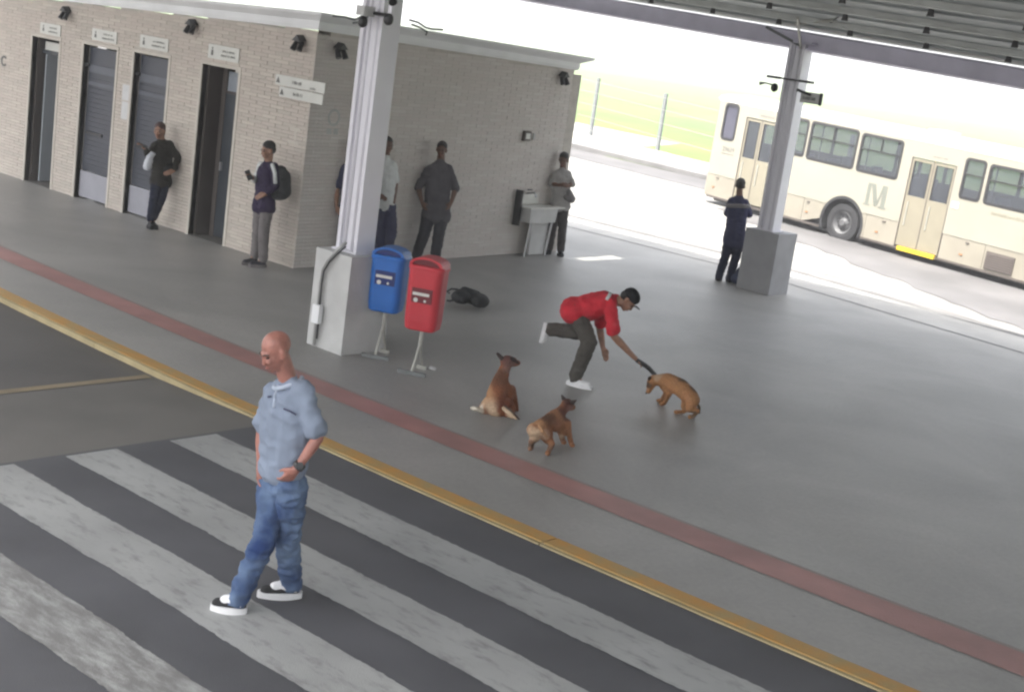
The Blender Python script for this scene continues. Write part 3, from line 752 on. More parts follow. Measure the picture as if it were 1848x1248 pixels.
# arch lip and dark well
bm = B(); n = 26; rr = []
for k in range(n+1):
    a = math.pi*(-.12+1.24*k/n)
    rr.append([bm.verts.new((WCX-r2*math.cos(a), y2, WCZ+r2*math.sin(a))) for r2, y2 in ((AR-.02, -.055), (AR+.05, -.055), (AR+.05, .3), (AR-.02, .3))])
for a, b in zip(rr, rr[1:]):
    for k in range(4): bm.faces.new((a[k], b[k], b[(k+1) % 4], a[(k+1) % 4]))
obj('wheel_arch', bm, M['rubber'], bus, smooth=False)
bm = B(); tube(bm, [(WCX, .32, WCZ), (WCX, .36, WCZ)], AR+.05, 28); obj('wheel_well', bm, M['rubber'], bus)
# wheel
bm = B(); prof_w = [(.27, 0), (.33, -.02), (.45, -.015), (.47, .01), (.47, .24), (.45, .27), (.27, .27)]; n = 32; rr = []
for k in range(n):
    a = 2*math.pi*k/n; rr.append([bm.verts.new((WCX+r2*math.cos(a), .02+y2, WCZ+r2*math.sin(a)-.0)) for r2, y2 in prof_w])
for k in range(n):
    for j in range(len(prof_w)): bm.faces.new((rr[k][j], rr[(k+1) % n][j], rr[(k+1) % n][(j+1) % len(prof_w)], rr[k][(j+1) % len(prof_w)]))
wh = obj('wheel', bm, M['rubber'], bus, smooth=False)
bm = B(); prof_r = [(.0, -.02), (.07, -.02), (.08, .0), (.12, .05), (.20, .07), (.255, .0), (.27, -.015), (.28, .02), (.28, .2), (0, .2)]; rr = []
for k in range(n):
    a = 2*math.pi*k/n; rr.append([bm.verts.new((WCX+max(r2, .001)*math.cos(a), .02+y2, WCZ+max(r2, .001)*math.sin(a))) for r2, y2 in prof_r])
for k in range(n):
    for j in range(len(prof_r)-1): bm.faces.new((rr[k][j], rr[(k+1) % n][j], rr[(k+1) % n][j+1], rr[k][j+1]))
obj('rim', bm, M['rim'], wh, smooth=False)
bm = B()
for k in range(10):
    a = 2*math.pi*k/10; tube(bm, [(WCX+.16*math.cos(a), .055, WCZ+.16*math.sin(a)), (WCX+.16*math.cos(a), .10, WCZ+.16*math.sin(a))], .022, 6)
obj('hand_holes', bm, M['rubber'], wh)
# rest of the shell
bm = B(); prism(bm, [(S0, .12, ZS), (S0+.035, .035, ZS), (S0+.12, .0, ZS), (S0+.12, .06, ZS), (S0+.05, .14, ZS)], (0, 0, ZR-ZS)); obj('corner_panel', bm, M['busbody'], bus)
obj('rear_panel', bx(S0, S0+.05, .141, 2.35, ZS, ZR), M['busbody'], bus)
obj('far_side', bx(S0+.05, S1, 2.36, 2.40, ZS, 1.70), M['busbody'], bus); obj('far_side_top', bx(S0+.05, S1, 2.36, 2.40, 2.6, ZR), M['busbody'], bus)
bm = B()
bm2 = B(); bm2.faces.new([bm2.verts.new(p) for p in ((S0+.06, 2.38, 1.701), (S1, 2.38, 1.701), (S1, 2.38, 2.599), (S0+.06, 2.38, 2.599))]); obj('far_glass', bm2, M['glass'], bus)
x = S0+.06
while x < S1: box(bm, x, x+.09, 2.362, 2.398, 1.701, 2.599); x += 1.45
obj('far_pillars', bm, M['busbody'], bus)
prr = [(-.03+.0, ZR), (.0, ZR+.03), (.10, ZR+.085), (.35, ZR+.12), (1.2, ZR+.15), (2.05, ZR+.12), (2.3, ZR+.085), (2.4, ZR+.03), (2.4, ZR)]
bm = B(); prism(bm, [(S0, y2, z2+.002) for y2, z2 in prr], (S1-S0, 0, 0)); obj('roof', bm, M['busroof'], bus)
bm = B(); box(bm, S0, S1, -.045, -.0505+.0, ZR-.03, ZR-.012) if False else box(bm, S0+.1, S1, -.058, -.0505, ZR-.035, ZR-.015); obj('rain_gutter', bm, M['fascia'], bus)
obj('floor', bx(S0+.06, S1, .40, 2.35, .5, .56), M['jamb'], bus)
obj('underbody', bx(S0+.3, S1, .16, 2.3, .10, .49), M['rubber'], bus)  # black block set forward, standing in for the shadow under the bus
obj('roof_hatch', bx(1.15, 1.65, .9, 1.5, ZR+.13, ZR+.22), M['plinth'], bus, bevel=.02)
# windows
def bus_window(x0, x1, z0, z1, slide=True, dark=False):
    r_ = .09 if not dark else .12
    out = rrect(x0+.0, x1-.0, z0, z1, r_); inn = rrect(x0+.06, x1-.06, z0+.06, z1-.06, r_*.7)
    bm = B(); a = [bm.verts.new((p, -.058, q)) for p, q in out]; b = [bm.verts.new((p, -.062, q)) for p, q in inn]
    c = [bm.verts.new((p, -.01, q)) for p, q in inn]; d = [bm.verts.new((p, -.01, q)) for p, q in out]; n = len(a)
    for i in range(n):
        j = (i+1) % n
        for s, t in ((a, b), (b, c), (c, d), (d, a)): bm.faces.new((s[i], s[j], t[j], t[i]))
    # square corners filled behind the rounded rubber with body colour
    fr = obj('window', bm, M['rubber'], bus)
    bm = B(); bm.faces.new([bm.verts.new((p, -.03, q)) for p, q in rrect(x0+.04, x1-.04, z0+.04, z1-.04, r_*.7)])
    obj('pane', bm, M['glassdark'] if dark else M['glass'], fr)
    bm = B()
    for (cx, cz, sx, sz) in ((x0, z0, 1, 1), (x1, z0, -1, 1), (x0, z1, 1, -1), (x1, z1, -1, -1)):
        arc = [(cx+sx*r_*(1-math.sin(R(90*k/4))), cz+sz*r_*(1-math.cos(R(90*k/4)))) for k in range(5)]
        bm.faces.new([bm.verts.new((p, -.0515, q)) for p, q in [(cx, cz)]+arc])
    obj('corner_fillet', bm, M['busbody'], fr)
    if slide:
        zz = z0+(z1-z0)*.60
        obj('rail', bx(x0+.04, x1-.04, -.056, -.02, zz-.016, zz+.016), M['rubber'], fr)
        if x1-x0 > .9: obj('mullion', bx((x0+x1)/2-.015, (x0+x1)/2+.015, -.056, -.02, zz+.0161, z1-.04), M['rubber'], fr)
bus_window(*rear_win, slide=False, dark=True)
for q in wins: bus_window(*q)
# doors: two folding leaves, each with a tall pane
def bus_door(x0, x1, z1, pz0, open_gap):
    mid = (x0+x1)/2
    for s, (a, b) in enumerate(((x0+.02, mid-.012), (mid+.012, x1-.02))):
        d = empty('door', (0, 0, 0), None, None); d.parent = bus; d.name = 'door'
        for nm, q in (('leaf_lower', bx(a, b, -.035, .0, ZS+.05, pz0)), ('leaf_stile', bx(a, a+.05, -.035, .0, pz0+.001, z1-.02)), ('leaf_stile', bx(b-.05, b, -.035, .0, pz0+.001, z1-.02)), ('leaf_top', bx(a+.0505, b-.0505, -.035, .0, z1-.08, z1-.02))):
            obj(nm, q, M['busdoor'], d)
        for aa, bb in ((a+.051, a+.075), (b-.075, b-.051)): obj('seal', bx(aa, bb, -.04, -.002, pz0+.002, z1-.081), M['rubber'], d)
        bm = B(); bm.faces.new([bm.verts.new(p) for p in ((a+.07, -.02, pz0), (b-.07, -.02, pz0), (b-.07, -.02, z1-.08), (a+.07, -.02, z1-.08))]); obj('pane', bm, M['glass'], d)
        bm = B(); tube(bm, [(a+.12, -.05, .75), (a+.12, -.05, 1.3)], .012, 6)
        obj('grab_rail', bm, M['galv'], d)
    obj('door_seal', bx(mid-.011, mid+.011, -.04, .0, ZS, z1-.02), M['jamb'], bus)
    obj('door_edge', bx(x0, x0+.018, -.054, .0, ZS, z1), M['jamb'], bus); obj('door_edge', bx(x1-.018, x1, -.054, .0, ZS, z1), M['jamb'], bus)
bus_door(doors[0][0], doors[0][1], 2.42, 1.40, 0); bus_door(doors[1][0], doors[1][1], 2.32, 1.44, 0)
obj('door_step', bx(1.68, 2.70, -.10, .0, .17, .255), M['stepyellow'], bus, bevel=.006)
# lettering and small parts on the side
bm = B()
for poly in ([(.50, 1.00), (.60, 1.00), (.60, 1.52), (.50, 1.52)], [(.60, 1.52), (.72, 1.52), (.84, 1.14), (.76, 1.00)], [(.84, 1.14), (.93, 1.52), (.95, 1.52), (.95, 1.36), (.86, 1.02), (.78, 1.0)],
             [(.95, 1.0), (1.07, 1.0), (1.07, 1.52), (.95, 1.52)], [(.45, .99), (.65, .99), (.65, 1.02), (.45, 1.02)], [(.90, .99), (1.12, .99), (1.12, 1.02), (.90, 1.02)]):
    k = len(bm.verts); prism(bm, [(x, -.0535-.0006*len(bm.faces)/6, z) for x, z in poly], (0, .002, 0))
obj('lettering', bm, mat('grey_green_print', (.15, .16, .135), .5, .1, 4), bus)
text('29629', .17, M['ink'], bus, (-4.06, -.054, 1.5), (R(90), 0, 0), 'lettering', .002)
bm = B(); letters(bm, 3.86, 5.0, 1.45, 1.52, y=-.0525, seed=41); obj('lettering', bm, mat('olive_print', (.2, .19, .14), .6, .1, 5), bus)
bm = B(); letters(bm, -3.2, -2.7, 2.50, 2.55, y=-.0525, seed=42); letters(bm, 2.1, 2.5, 2.40, 2.44, y=-.0525, seed=43); letters(bm, -4.3, -3.85, 1.36, 1.40, y=-.0525, seed=44); obj('lettering', bm, M['ink'], bus)
g_ = obj('grille', bx(3.97, 4.68, -.062, -.041, .27, .66), M['jamb'], bus)
for k in range(7): obj('grille_slat', bx(4.0, 4.65, -.075, -.0625, .30+k*.05, .32+k*.05), mat('grille_slat', (.12, .10, .09), .5) if k == 0 else bpy.data.materials['grille_slat'], g_)
obj('fuel_flap', bx(2.83, 3.02, -.062, -.0505, 1.40, 1.54), M['plinth'], bus, bevel=.005)
for x in (-4.3, -.9-.3, 1.1, 3.4): obj('latch', bx(x, x+.09, -.06, -.041, .70, .73), M['jamb'], bus)
for x, z in ((-4.4, .45), (-1.2, .45), (.95, .42), (3.3, .42)): obj('side_marker', bx(x, x+.08, -.06, -.041, z, z+.035), mat('marker_lamp', (.35, .16, .07), .3) if x == -4.4 else bpy.data.materials['marker_lamp'], bus)
obj('skirt_rail', bx(S0+.2, WCX-AR-.03, -.05, -.041, ZS-.04, ZS+.012), M['jamb'], bus); obj('skirt_rail', bx(WCX+AR+.03, S1, -.05, -.041, ZS-.04, ZS+.012), M['jamb'], bus)
# seats and grab poles visible through the glass
x = -2.6
while x < 7.6:
    if not (1.3 < x < 2.8):
        for yy in (.45, 1.75):
            s_ = obj('seat', bx(x, x+.42, yy, yy+.42, .56, 1.02), M['seat'], bus); obj('backrest', bx(x+.36, x+.44, yy, yy+.42, 1.021, 1.78), M['seat'], s_, bevel=.03)
    x += .82
for x in (-2.3, -.4, 1.4, 2.9, 4.6, 6.2):
    bm = B(); tube(bm, [(x, 1.1, .56), (x, 1.1, ZR)], .018, 6); obj('grab_pole', bm, M['stepyellow'] if x in (1.4,) else M['galv'], bus)

# ------------------------------------------------------------------ bins
def litter_bin(x, y, rz, m, mdk, label, z0, z1):
    r_ = empty('litter_bin', (x, y, 0), label, 'bin', 'pole-mounted litter bins', rz)
    W_, D_ = .185, .15
    def ring(k, z, n=5):
        return [(p, q, z) for p, q in rrect(-W_*k, W_*k, -D_*k, D_*k, .075*k, n)]
    bm = B(); levels = [(.80, z0), (.90, z0+.015), (.96, z0+.10), (1.0, z1-.17), (.99, z1-.155)]
    rr = [[bm.verts.new(p) for p in ring(k, z)] for k, z in levels]; n = len(rr[0])
    for a, b in zip(rr, rr[1:]):
        for i in range(n): bm.faces.new((a[i], a[(i+1) % n], b[(i+1) % n], b[i]))
    bm.faces.new(rr[0][::-1]); bm.faces.new(rr[-1])
    obj('tub', bm, m, r_, smooth=False)
    bm = B(); rr = [[bm.verts.new(p) for p in ring(k, z)] for k, z in [(1.03, z1-.16), (1.05, z1-.15), (1.05, z1-.125), (1.0, z1-.11)]]
    for a, b in zip(rr, rr[1:]):
        for i in range(n): bm.faces.new((a[i], a[(i+1) % n], b[(i+1) % n], b[i]))
    bm.faces.new(rr[-1]); bm.faces.new(rr[0][::-1]); obj('rim', bm, m, r_)
    # hood open at the front and back
    bm = B(); arc = [(-W_*.98+.0, z1-.108)] + [(W_*.98*math.cos(R(180-180*k/10)), z1-.108+.085*math.sin(R(180-180*k/10))) for k in range(11)] + [(W_*.98, z1-.108)]
    inn = [(W_*.80*math.cos(R(180*k/10)), z1-.107+.062*math.sin(R(180*k/10))) for k in range(11)]
    prism(bm, [(p, -D_*.92, q) for p, q in arc[1:-1]+inn], (0, D_*1.75, 0))
    obj('hood', bm, m, r_)
    bm = B(); prism(bm, [(W_*.83*math.cos(R(180-180*k/10)), -D_*.70, z1-.107+.064*math.sin(R(180-180*k/10))) for k in range(11)], (0, D_*1.45, 0)); obj('opening', bm, mdk, r_)
    # labels: recycle patch with a white bar and dots
    lb = obj('label', bx(-.11, .11, -D_-.006, -D_+.002, z0+.30, z0+.45), mdk, r_)
    bm = B(); box(bm, -.10, .08, -D_-.009, -D_-.0065, z0+.375, z0+.405); tube(bm, [(-.06, -D_-.009, z0+.325), (-.06, -D_-.0065, z0+.325)], .024, 12); tube(bm, [(.04, -D_-.009, z0+.325), (.04, -D_-.0065, z0+.325)], .014, 10); obj('print', bm, M['white'], lb)
    bm = B(); tube(bm, [(0, .0, z0), (0, .0, z0-.17)], .022, 8); obj('pole', bm, M['galv'], r_)
    bm = B(); tube(bm, [(0, 0, z0-.15), (0, -.17, .04)], .014, 8); obj('leg', bm, M['galv'], r_)
    bm = B(); tube(bm, [(0, 0, z0-.15), (0, .15, .04)], .014, 8); obj('leg', bm, M['galv'], r_)
    for s in (-.17, .15):
        obj('foot', bx(-.15 if s < 0 else -.05, .15 if s < 0 else .05, s-.02, s+.02, .002, .04), M['galv'] if s > 0 else M['post'], r_, bevel=.004)
    return r_
litter_bin(-10.63, 10.53, R(28), M['blue'], M['bluedk'], 'blue plastic litter bin on a pole beside the near column', .50, 1.22)
litter_bin(-9.98, 10.45, R(26), M['redp'], M['reddk'], 'red plastic litter bin on a pole, right of the blue one', .46, 1.25)

# ------------------------------------------------------------------ bags
fb = Fig(845, 552)
def at(f, x, y, d=0): return f(x, y, d)
bp = blob('backpack', [('c', at(fb, 832, 532, .05), .085, at(fb, 868, 541, 0), .085), ('c', at(fb, 838, 527, -.1), .07, at(fb, 862, 535, -.12), .07), ('e', at(fb, 866, 543, .12), (fb.r*.13, fb.v*.10, Vector((0, 0, .085)))), ('e', at(fb, 832, 536, .12), (fb.r*.13, fb.v*.12, Vector((0, 0, .085))))], M['blackcloth'], vox=.013, wr=.008, wf=12)
tag(bp, 'black backpack lying on the platform floor right of the red bin', 'backpack')
blob('front_pocket', [('e', at(fb, 832, 537, .19), (fb.r*.08, fb.v*.035, Vector((0, 0, .04))))], M['greycloth'], bp, vox=.01, wr=.004)
for pts in ([(826, 522), (815, 521), (806, 526), (812, 529)], [(822, 541), (812, 543), (806, 542)]):
    bm = B(); tube(bm, [at(fb, x, y, .1) for x, y in pts], .014, 6); obj('strap', bm, M['dark'], bp, smooth=True)
f2 = Fig(1330, 512)
o = blob('bag', [('e', at(f2, 1332, 503, .0), (f2.r*.12, f2.v*.12, Vector((0, 0, .10)))), ('e', at(f2, 1337, 494, -.05), (f2.r*.09, f2.v*.1, Vector((0, 0, .12)))), ('e', at(f2, 1340, 505, -.0), (f2.r*.1, f2.v*.12, Vector((0, 0, .1))))], M['lilacm'], vox=.014, wr=.01, wf=10)
tag(o, 'dark blue bag on the floor between the standing man and the far column block', 'bag')

# ------------------------------------------------------------------ people
from mathutils.bvhtree import BVHTree
def on(o, x, y, off=.006):
    bv = BVHTree.FromPolygons([v.co for v in o.data.vertices], [p.vertices[:] for p in o.data.polygons])
    h_ = bv.ray_cast(Vector((0, 0, CAMZ)), ray(x, y).normalized())
    return h_[0]+h_[1]*off if h_[0] is not None else None
def child(o, nm): return [c for c in o.children if c.name.split('.')[0] == nm][0]
def skin(name, c, rough=.5): 
    m = mat(name, c, rough, .22, 16, .25, 90); m.node_tree.nodes['Principled BSDF'].inputs['Subsurface Weight'].default_value = .08
    m.node_tree.nodes['Principled BSDF'].inputs['Subsurface Radius'].default_value = (.02, .008, .004); return m
M['skin_fair'] = skin('sunburnt_skin', (.35, .15, .115), .42)
M['skin_tan'] = skin('tan_skin', (.30, .16, .105))
M['skin_brown'] = skin('brown_skin', (.14, .075, .05))
M['lips'] = mat('lips', (.28, .09, .075), .5)
M['hair'] = mat('black_hair', (.014, .012, .011), .55, .3, 30, .6, 120)
M['hair_red'] = mat('dark_red_hair', (.05, .016, .014), .55, .3, 30, .6, 120)
M['eye'] = mat('eye', (.03, .02, .02), .15)
def cloth(name, c, var=.12, sc=14, c2=None, b=.3): return mat(name, c, .85, var, sc, b, 220, col2=c2, spec=.2)
M['shirt_blue'] = cloth('grey_blue_polo', (.22, .26, .335), .10, 6)
M['collar'] = cloth('pale_collar', (.40, .45, .54))
M['jeans'] = cloth('faded_jeans', (.012, .034, .12), 0, 4.2, (.15, .215, .33), .4)
M['belt'] = cloth('belt', (.03, .04, .10))
M['shoeblack'] = mat('black_suede', (.012, .012, .014), .8, .1, 20)
M['shoewhite'] = mat('white_rubber', (.75, .75, .76), .45, .04, 12)
M['red_shirt'] = cloth('red_shirt', (.55, .028, .045), .1, 8)
M['whiteshirt'] = cloth('white_shirt', (.62, .64, .63), .06, 8)
M['olive'] = cloth('grey_olive_trousers', (.085, .078, .068), .15, 8)
M['charcoal'] = cloth('charcoal_shirt', (.095, .09, .10), .15, 8)
M['darktrous'] = cloth('dark_trousers', (.045, .045, .052), .15, 8)
M['navy'] = cloth('navy_cloth', (.04, .042, .085), .15, 8)
M['navypurple'] = cloth('dark_purple_vest', (.03, .02, .05), .15, 8)
M['greytrous'] = cloth('grey_trousers', (.17, .155, .155), .12, 8)
M['blackc'] = cloth('black_cloth', (.014, .015, .017), .2, 8)
M['bluejeansdark'] = cloth('dark_blue_jeans', (.012, .015, .035), .2, 8)
M['greyshirt'] = cloth('pale_grey_shirt', (.36, .35, .34), .1, 8)
M['greybag'] = cloth('grey_shoulder_bag', (.2, .19, .19), .1, 8)
M['browncoat'] = cloth('olive_black_jacket', (.03, .027, .022), .2, 8)
M['white_cloth'] = cloth('white_bundle', (.6, .62, .66), .06, 8)

def lerp(a, b, t): return a + (b-a)*t
def hand(w_, d, nrm, side, curl=.5, s=1.0):
    """wrist, finger direction, palm normal, thumb side vector; returns primitives"""
    d = d.normalized(); nrm = (nrm-d*nrm.dot(d)).normalized(); sd_ = d.cross(nrm)*side
    out = [('c', w_, .026*s, w_+d*.03*s, .027*s)]
    for k, (o_, L, r_) in enumerate(((.030, .072, .0088), (.010, .080, .0092), (-.010, .075, .0088), (-.029, .058, .0078))):
        base = w_+d*.088*s + sd_*o_*s
        out.append(('c', w_+d*.02*s+sd_*o_*.6*s, .014*s, base, .0125*s))
        p = base; dirv = d.copy(); 
        for j, fr in enumerate((.45, .32, .23)):
            a = curl*(.55+.35*j)*(1+.08*k)
            dirv = (dirv*math.cos(a*.8)+nrm*math.sin(a*.8)).normalized()
            q = p+dirv*L*fr*s; out.append(('c', p, r_*s*(1-.06*j), q, r_*s*(.94-.06*j))); p = q
    tb = w_+d*.03*s+sd_*.024*s; td = (d*.62+sd_*.62+nrm*.35).normalized()
    q = tb+td*.042*s; out.append(('c', tb, .015*s, q, .0115*s)); td2 = (d*.85+sd_*.1+nrm*.4).normalized(); out.append(('c', q, .011*s, q+td2*.032*s, .009*s))
    return out
def basis(F, U):
    F = F.normalized(); U = (U-F*U.dot(F)).normalized(); return F.cross(U), F, U   # right, forward, up
def head_prims(c, F, U, s=1.0):
    X, F, U = basis(F, U)
    P = lambda x, f, u_: c + (X*x+F*f+U*u_)*s
    def E(x, f, u_, a, b, d): return ('e', P(x, f, u_), (X*a*s, F*b*s, U*d*s))
    out = [E(0, -.012, .035, .074, .092, .082), E(0, .025, -.02, .060, .068, .075), E(0, .035, -.065, .044, .052, .045),
           E(0, .062, -.093, .022, .020, .018), E(0, .076, .018, .052, .018, .012),
           ('c', P(0, .086, .006), .009*s, P(0, .101, -.032), .012*s), E(0, .090, -.038, .017, .012, .009),
           E(.031, .076, -.026, .020, .016, .018), E(-.031, .076, -.026, .020, .016, .018),
           E(0, .084, -.066, .022, .010, .010)]
    for q in (-1, 1): out += [E(q*.076, -.004, -.008, .010, .022, .031), E(q*.074, .004, -.032, .008, .010, .012)]
    return out, P, (X, F, U)
def face_bits(P, ax, body, s=1.0, brow='hair'):
    X, F, U = ax
    for q in (-1, 1):
        bm = B(); ell_mesh(bm, P(q*.030, .0775, .001), (X*.014*s, F*.010*s, U*.0075*s), 10); obj('eye', bm, M['eye'], body, smooth=True)
        bm = B(); tube(bm, [P(q*.012, .091, .019), P(q*.032, .088, .025), P(q*.050, .074, .020)], .0042*s, 6); obj('eyebrow', bm, M[brow], body)
    bm = B(); ell_mesh(bm, P(0, .092, -.067), (X*.022*s, F*.006*s, U*.006*s), 10); obj('mouth', bm, M['lips'], body, smooth=True)
def shoe(name, heel, toe, m_up, m_sole, parent, w_=.056, style=None, h_=.085, zup=Vector((0, 0, 1))):
    d = (toe-heel); L = d.length; d.normalize(); s_ = d.cross(zup).normalized(); up = s_.cross(d)
    def pt(a, b, c): return heel + d*a + s_*b + up*c
    outl = []
    for k in range(24):
        a = 2*math.pi*k/24; t = (1-math.cos(a))/2
        ww = w_*(.78+.30*math.sin(math.pi*min(t*1.1, 1)))*(1 if abs(math.sin(a)) > .01 else 1)
        outl.append((t*L, ww*math.copysign(abs(math.sin(a))**.62, math.sin(a))))
    bm = B(); prism(bm, [pt(a, b, .002) for a, b in outl], up*.038)
    so = obj('sole', bm, m_sole, parent); so.name = 'sole'
    prims = [('c', pt(L*.22, 0, h_*.72), w_*.70, pt(L*.5, 0, h_*.55), w_*.72), ('c', pt(L*.5, 0, h_*.52), w_*.74, pt(L*.80, 0, h_*.40), w_*.66), ('c', pt(L*.2, 0, .045), w_*.68, pt(L*.8, 0, .038), w_*.72)]
    u_ = blob('shoe', prims, m_up, parent, vox=.008, sm=3)
    if style == 'stripe':
        prims = [('c', pt(L*.40, -.0, h_*.92), w_*.62, pt(L*.62, 0, h_*.78), w_*.62)]
        blob('tongue', prims, M['shoewhite'], u_, vox=.008, sm=3)
        for q in (-1, 1):
            bm = B(); tube(bm, [pt(L*.16, q*w_*.72, .058), pt(L*.34, q*w_*.78, .066), pt(L*.52, q*w_*.72, .085)], .010, 6); obj('side_stripe', bm, M['shoewhite'], u_, smooth=True)
        for t in (.42, .50, .58): 
            bm = B(); tube(bm, [pt(L*t, -w_*.45, h_*1.02-t*.02), pt(L*t, 0, h_*1.20-t*.03), pt(L*t, w_*.45, h_*1.02-t*.02)], .0035, 5); obj('lace', bm, M['shoewhite'], u_)
    return u_

def figure(J, label, group, sk, top, bot, shoes, r=1.0, sleeve='short', hair=None, hem=.0, vox=.010, shirt_over=True, toes=None, topm=None, legwide=1.0, shoe_style=None, curl=(.5, .5), heads=1.0, belly=0.0, wr=.008, trouser_len=1.0, palm=None, thinarms=1.0):
    """J holds every joint as a point; returns the body object with its clothes as children"""
    N, Hd, F, U = J['neck'], J['head'], J['face'], J.get('up', Vector((0, 0, 1)))
    sl, sr, hl, hr = J['shl'], J['shr'], J['hipl'], J['hipr']
    ax0 = (sl+sr)/2-(hl+hr)/2
    sl, sr = lerp(sl, sr, .11)-ax0*.03, lerp(sr, sl, .11)-ax0*.03
    shc, hpc = (sl+sr)/2, (hl+hr)/2; ax = shc-hpc
    side = (sr-sl).normalized()
    hp, P, bas = head_prims(Hd, F, U, heads)
    prims = list(hp) + [('c', N+(shc-N)*.3, max(.060*r, .058), Hd-bas[2]*.05-bas[1]*.012, .054)]
    tors = lambda g, b=0.0: [('c', lerp(hl, hr, .12)+ax*b, (.088+g)*r, lerp(sl, sr, .22)-ax*.13, (.088+g)*r), ('c', lerp(hl, hr, .88)+ax*b, (.088+g)*r, lerp(sl, sr, .78)-ax*.13, (.088+g)*r),
                      ('c', lerp(sl, sr, .08)-ax*.02, (.050+g*.8)*r, lerp(sl, sr, .92)-ax*.02, (.050+g*.8)*r), ('c', hpc+ax*max(.15, b), (.10+g)*r, shc-ax*.2, (.105+g)*r), ('c', shc-ax*.03, (.07+g)*r, lerp(shc, N, .85), (.05+g*.4)*r), ('c', lerp(sl, sr, .15)+ax*.0, (.045+g*.8)*r, lerp(shc, N, .75), (.042+g*.5)*r), ('c', lerp(sl, sr, .85)+ax*.0, (.045+g*.8)*r, lerp(shc, N, .75), (.042+g*.5)*r)]
    prims += tors(0)
    for s_, sh, el, wr_, hd_, cu, sg in (('l', sl, J['ell'], J['wrl'], J['hdl'], curl[0], -1), ('r', sr, J['elr'], J['wrr'], J['hdr'], curl[1], 1)):
        a = thinarms
        prims += [('c', sh, .050*r*a, lerp(sh, el, .5), .045*r*a), ('c', lerp(sh, el, .5), .045*r*a, el, .037*r*a), ('c', el, .038*r*a, lerp(el, wr_, .3), .040*r*a), ('c', lerp(el, wr_, .3), .040*r*a, wr_, .026*r)]
        pn = (palm or {}).get(s_) or (hpc-wr_); prims += hand(wr_, hd_-wr_, pn, sg*(1 if pn else 1), cu)
    for hp_, kn, an in ((hl, J['knl'], J['anl']), (hr, J['knr'], J['anr'])):
        prims += [('c', hp_, .080*r, kn, .052*r), ('c', kn, .052*r, lerp(kn, an, .35), .052*r), ('c', lerp(kn, an, .35), .052*r, an, .036*r)]
    for an, toe in ((J['anl'], J['toel']), (J['anr'], J['toer'])): prims.append(('c', an, .030, lerp(an, toe, .35), .022))
    body = blob('person', prims, sk, vox=min(vox, .0085), sm=2)
    tag(body, label, 'person', group)
    face_bits(P, bas, body, heads)
    # trousers
    g = .020*legwide
    tp = [('c', hl, (.076+g)*r, J['knl'], (.055+g)*r), ('c', hr, (.076+g)*r, J['knr'], (.055+g)*r), ('c', hl, (.086+g*.2)*r, hr, (.086+g*.2)*r), ('c', hpc, (.088+g*.1)*r, hpc+ax*.18, (.084+g*.1)*r)]
    for kn, an in ((J['knl'], J['anl']), (J['knr'], J['anr'])):
        q = lerp(kn, an, 1.0*trouser_len); tp += [('c', kn, (.055+g)*r, lerp(kn, q, .5), (.051+g)*r), ('c', lerp(kn, q, .5), (.051+g)*r, q, (.044+g)*r)]
    blob('trousers', tp, bot, body, vox=vox, sm=3, wr=wr, wf=11)
    # top
    g = .020
    sp = [x for x in tors(g, max(0.0, -hem))]
    if hem > 0: sp += [('c', lerp(hl, hr, .05)-ax*hem, (.106+g)*r, lerp(hl, hr, .1)+ax*.1, (.095+g)*r), ('c', lerp(hl, hr, .95)-ax*hem, (.106+g)*r, lerp(hl, hr, .9)+ax*.1, (.095+g)*r), ('c', hpc-ax*hem, (.108+g)*r, hpc+ax*.2, (.102+g)*r)]
    if belly: sp.append(('e', hpc+ax*.35+bas[1]*0+J['fwd']*belly, (side*.13, J['fwd']*.10, ax.normalized()*.17)))
    for sh, el, wr_ in ((sl, J['ell'], J['wrl']), (sr, J['elr'], J['wrr'])):
        if sleeve == 'short': sp += [('c', sh, (.052+g*.5)*r, lerp(sh, el, .5), (.050+g*.6)*r), ('c', lerp(sh, el, .5), (.050+g*.6)*r, lerp(sh, el, .82), (.049+g*.8)*r)]
        elif sleeve == 'long': sp += [('c', sh, (.056+g*.6)*r, el, (.043+g*.6)*r), ('c', el, (.043+g*.6)*r, lerp(el, wr_, .93), (.030+g*.5)*r)]
        elif sleeve == 'elbow': sp += [('c', sh, (.052+g*.6)*r, el, (.043+g*.7)*r)]
    blob('shirt', sp, top, body, vox=vox, sm=4, wr=wr, wf=8)
    for key, a, t in (('l', J['anl'], J['toel']), ('r', J['anr'], J['toer'])):
        hk = J.get('heel'+key)
        d = t-a; d2 = Vector((d.x, d.y, 0)).normalized() if not hk else (t-hk).normalized()
        heel = hk if hk else Vector((a.x, a.y, 0))-d2*.06 + Vector((0, 0, J.get('gz', 0.0)))
        L = .27 if not hk else (t-hk).length
        sv = J.get('sup'+key, Vector((0, 0, 1)))
        shoe('shoe', heel, heel+d2*L, shoes[0], shoes[1], body, style=shoe_style, zup=sv)
    if hair:
        X, F2, U2 = bas; s = heads
        hpz = [('e', P(0, -.020, .048), (X*.079*s, F2*.093*s, U2*.080*s)), ('e', P(0, -.045, .0), (X*.072*s, F2*.065*s, U2*.06*s))]
        hb = blob('hair', hpz if hair != 'bun' else hpz+[('e', P(0, -.085, .07), (X*.04*s, F2*.04*s, U2*.04*s)), ('e', P(0, -.07, -.03), (X*.06*s, F2*.05*s, U2*.08*s))], M['hair_red'] if hair == 'bun' else M['hair'], body, vox=.008, sm=2, wr=.003, wf=30)
    return body, P, bas, ax

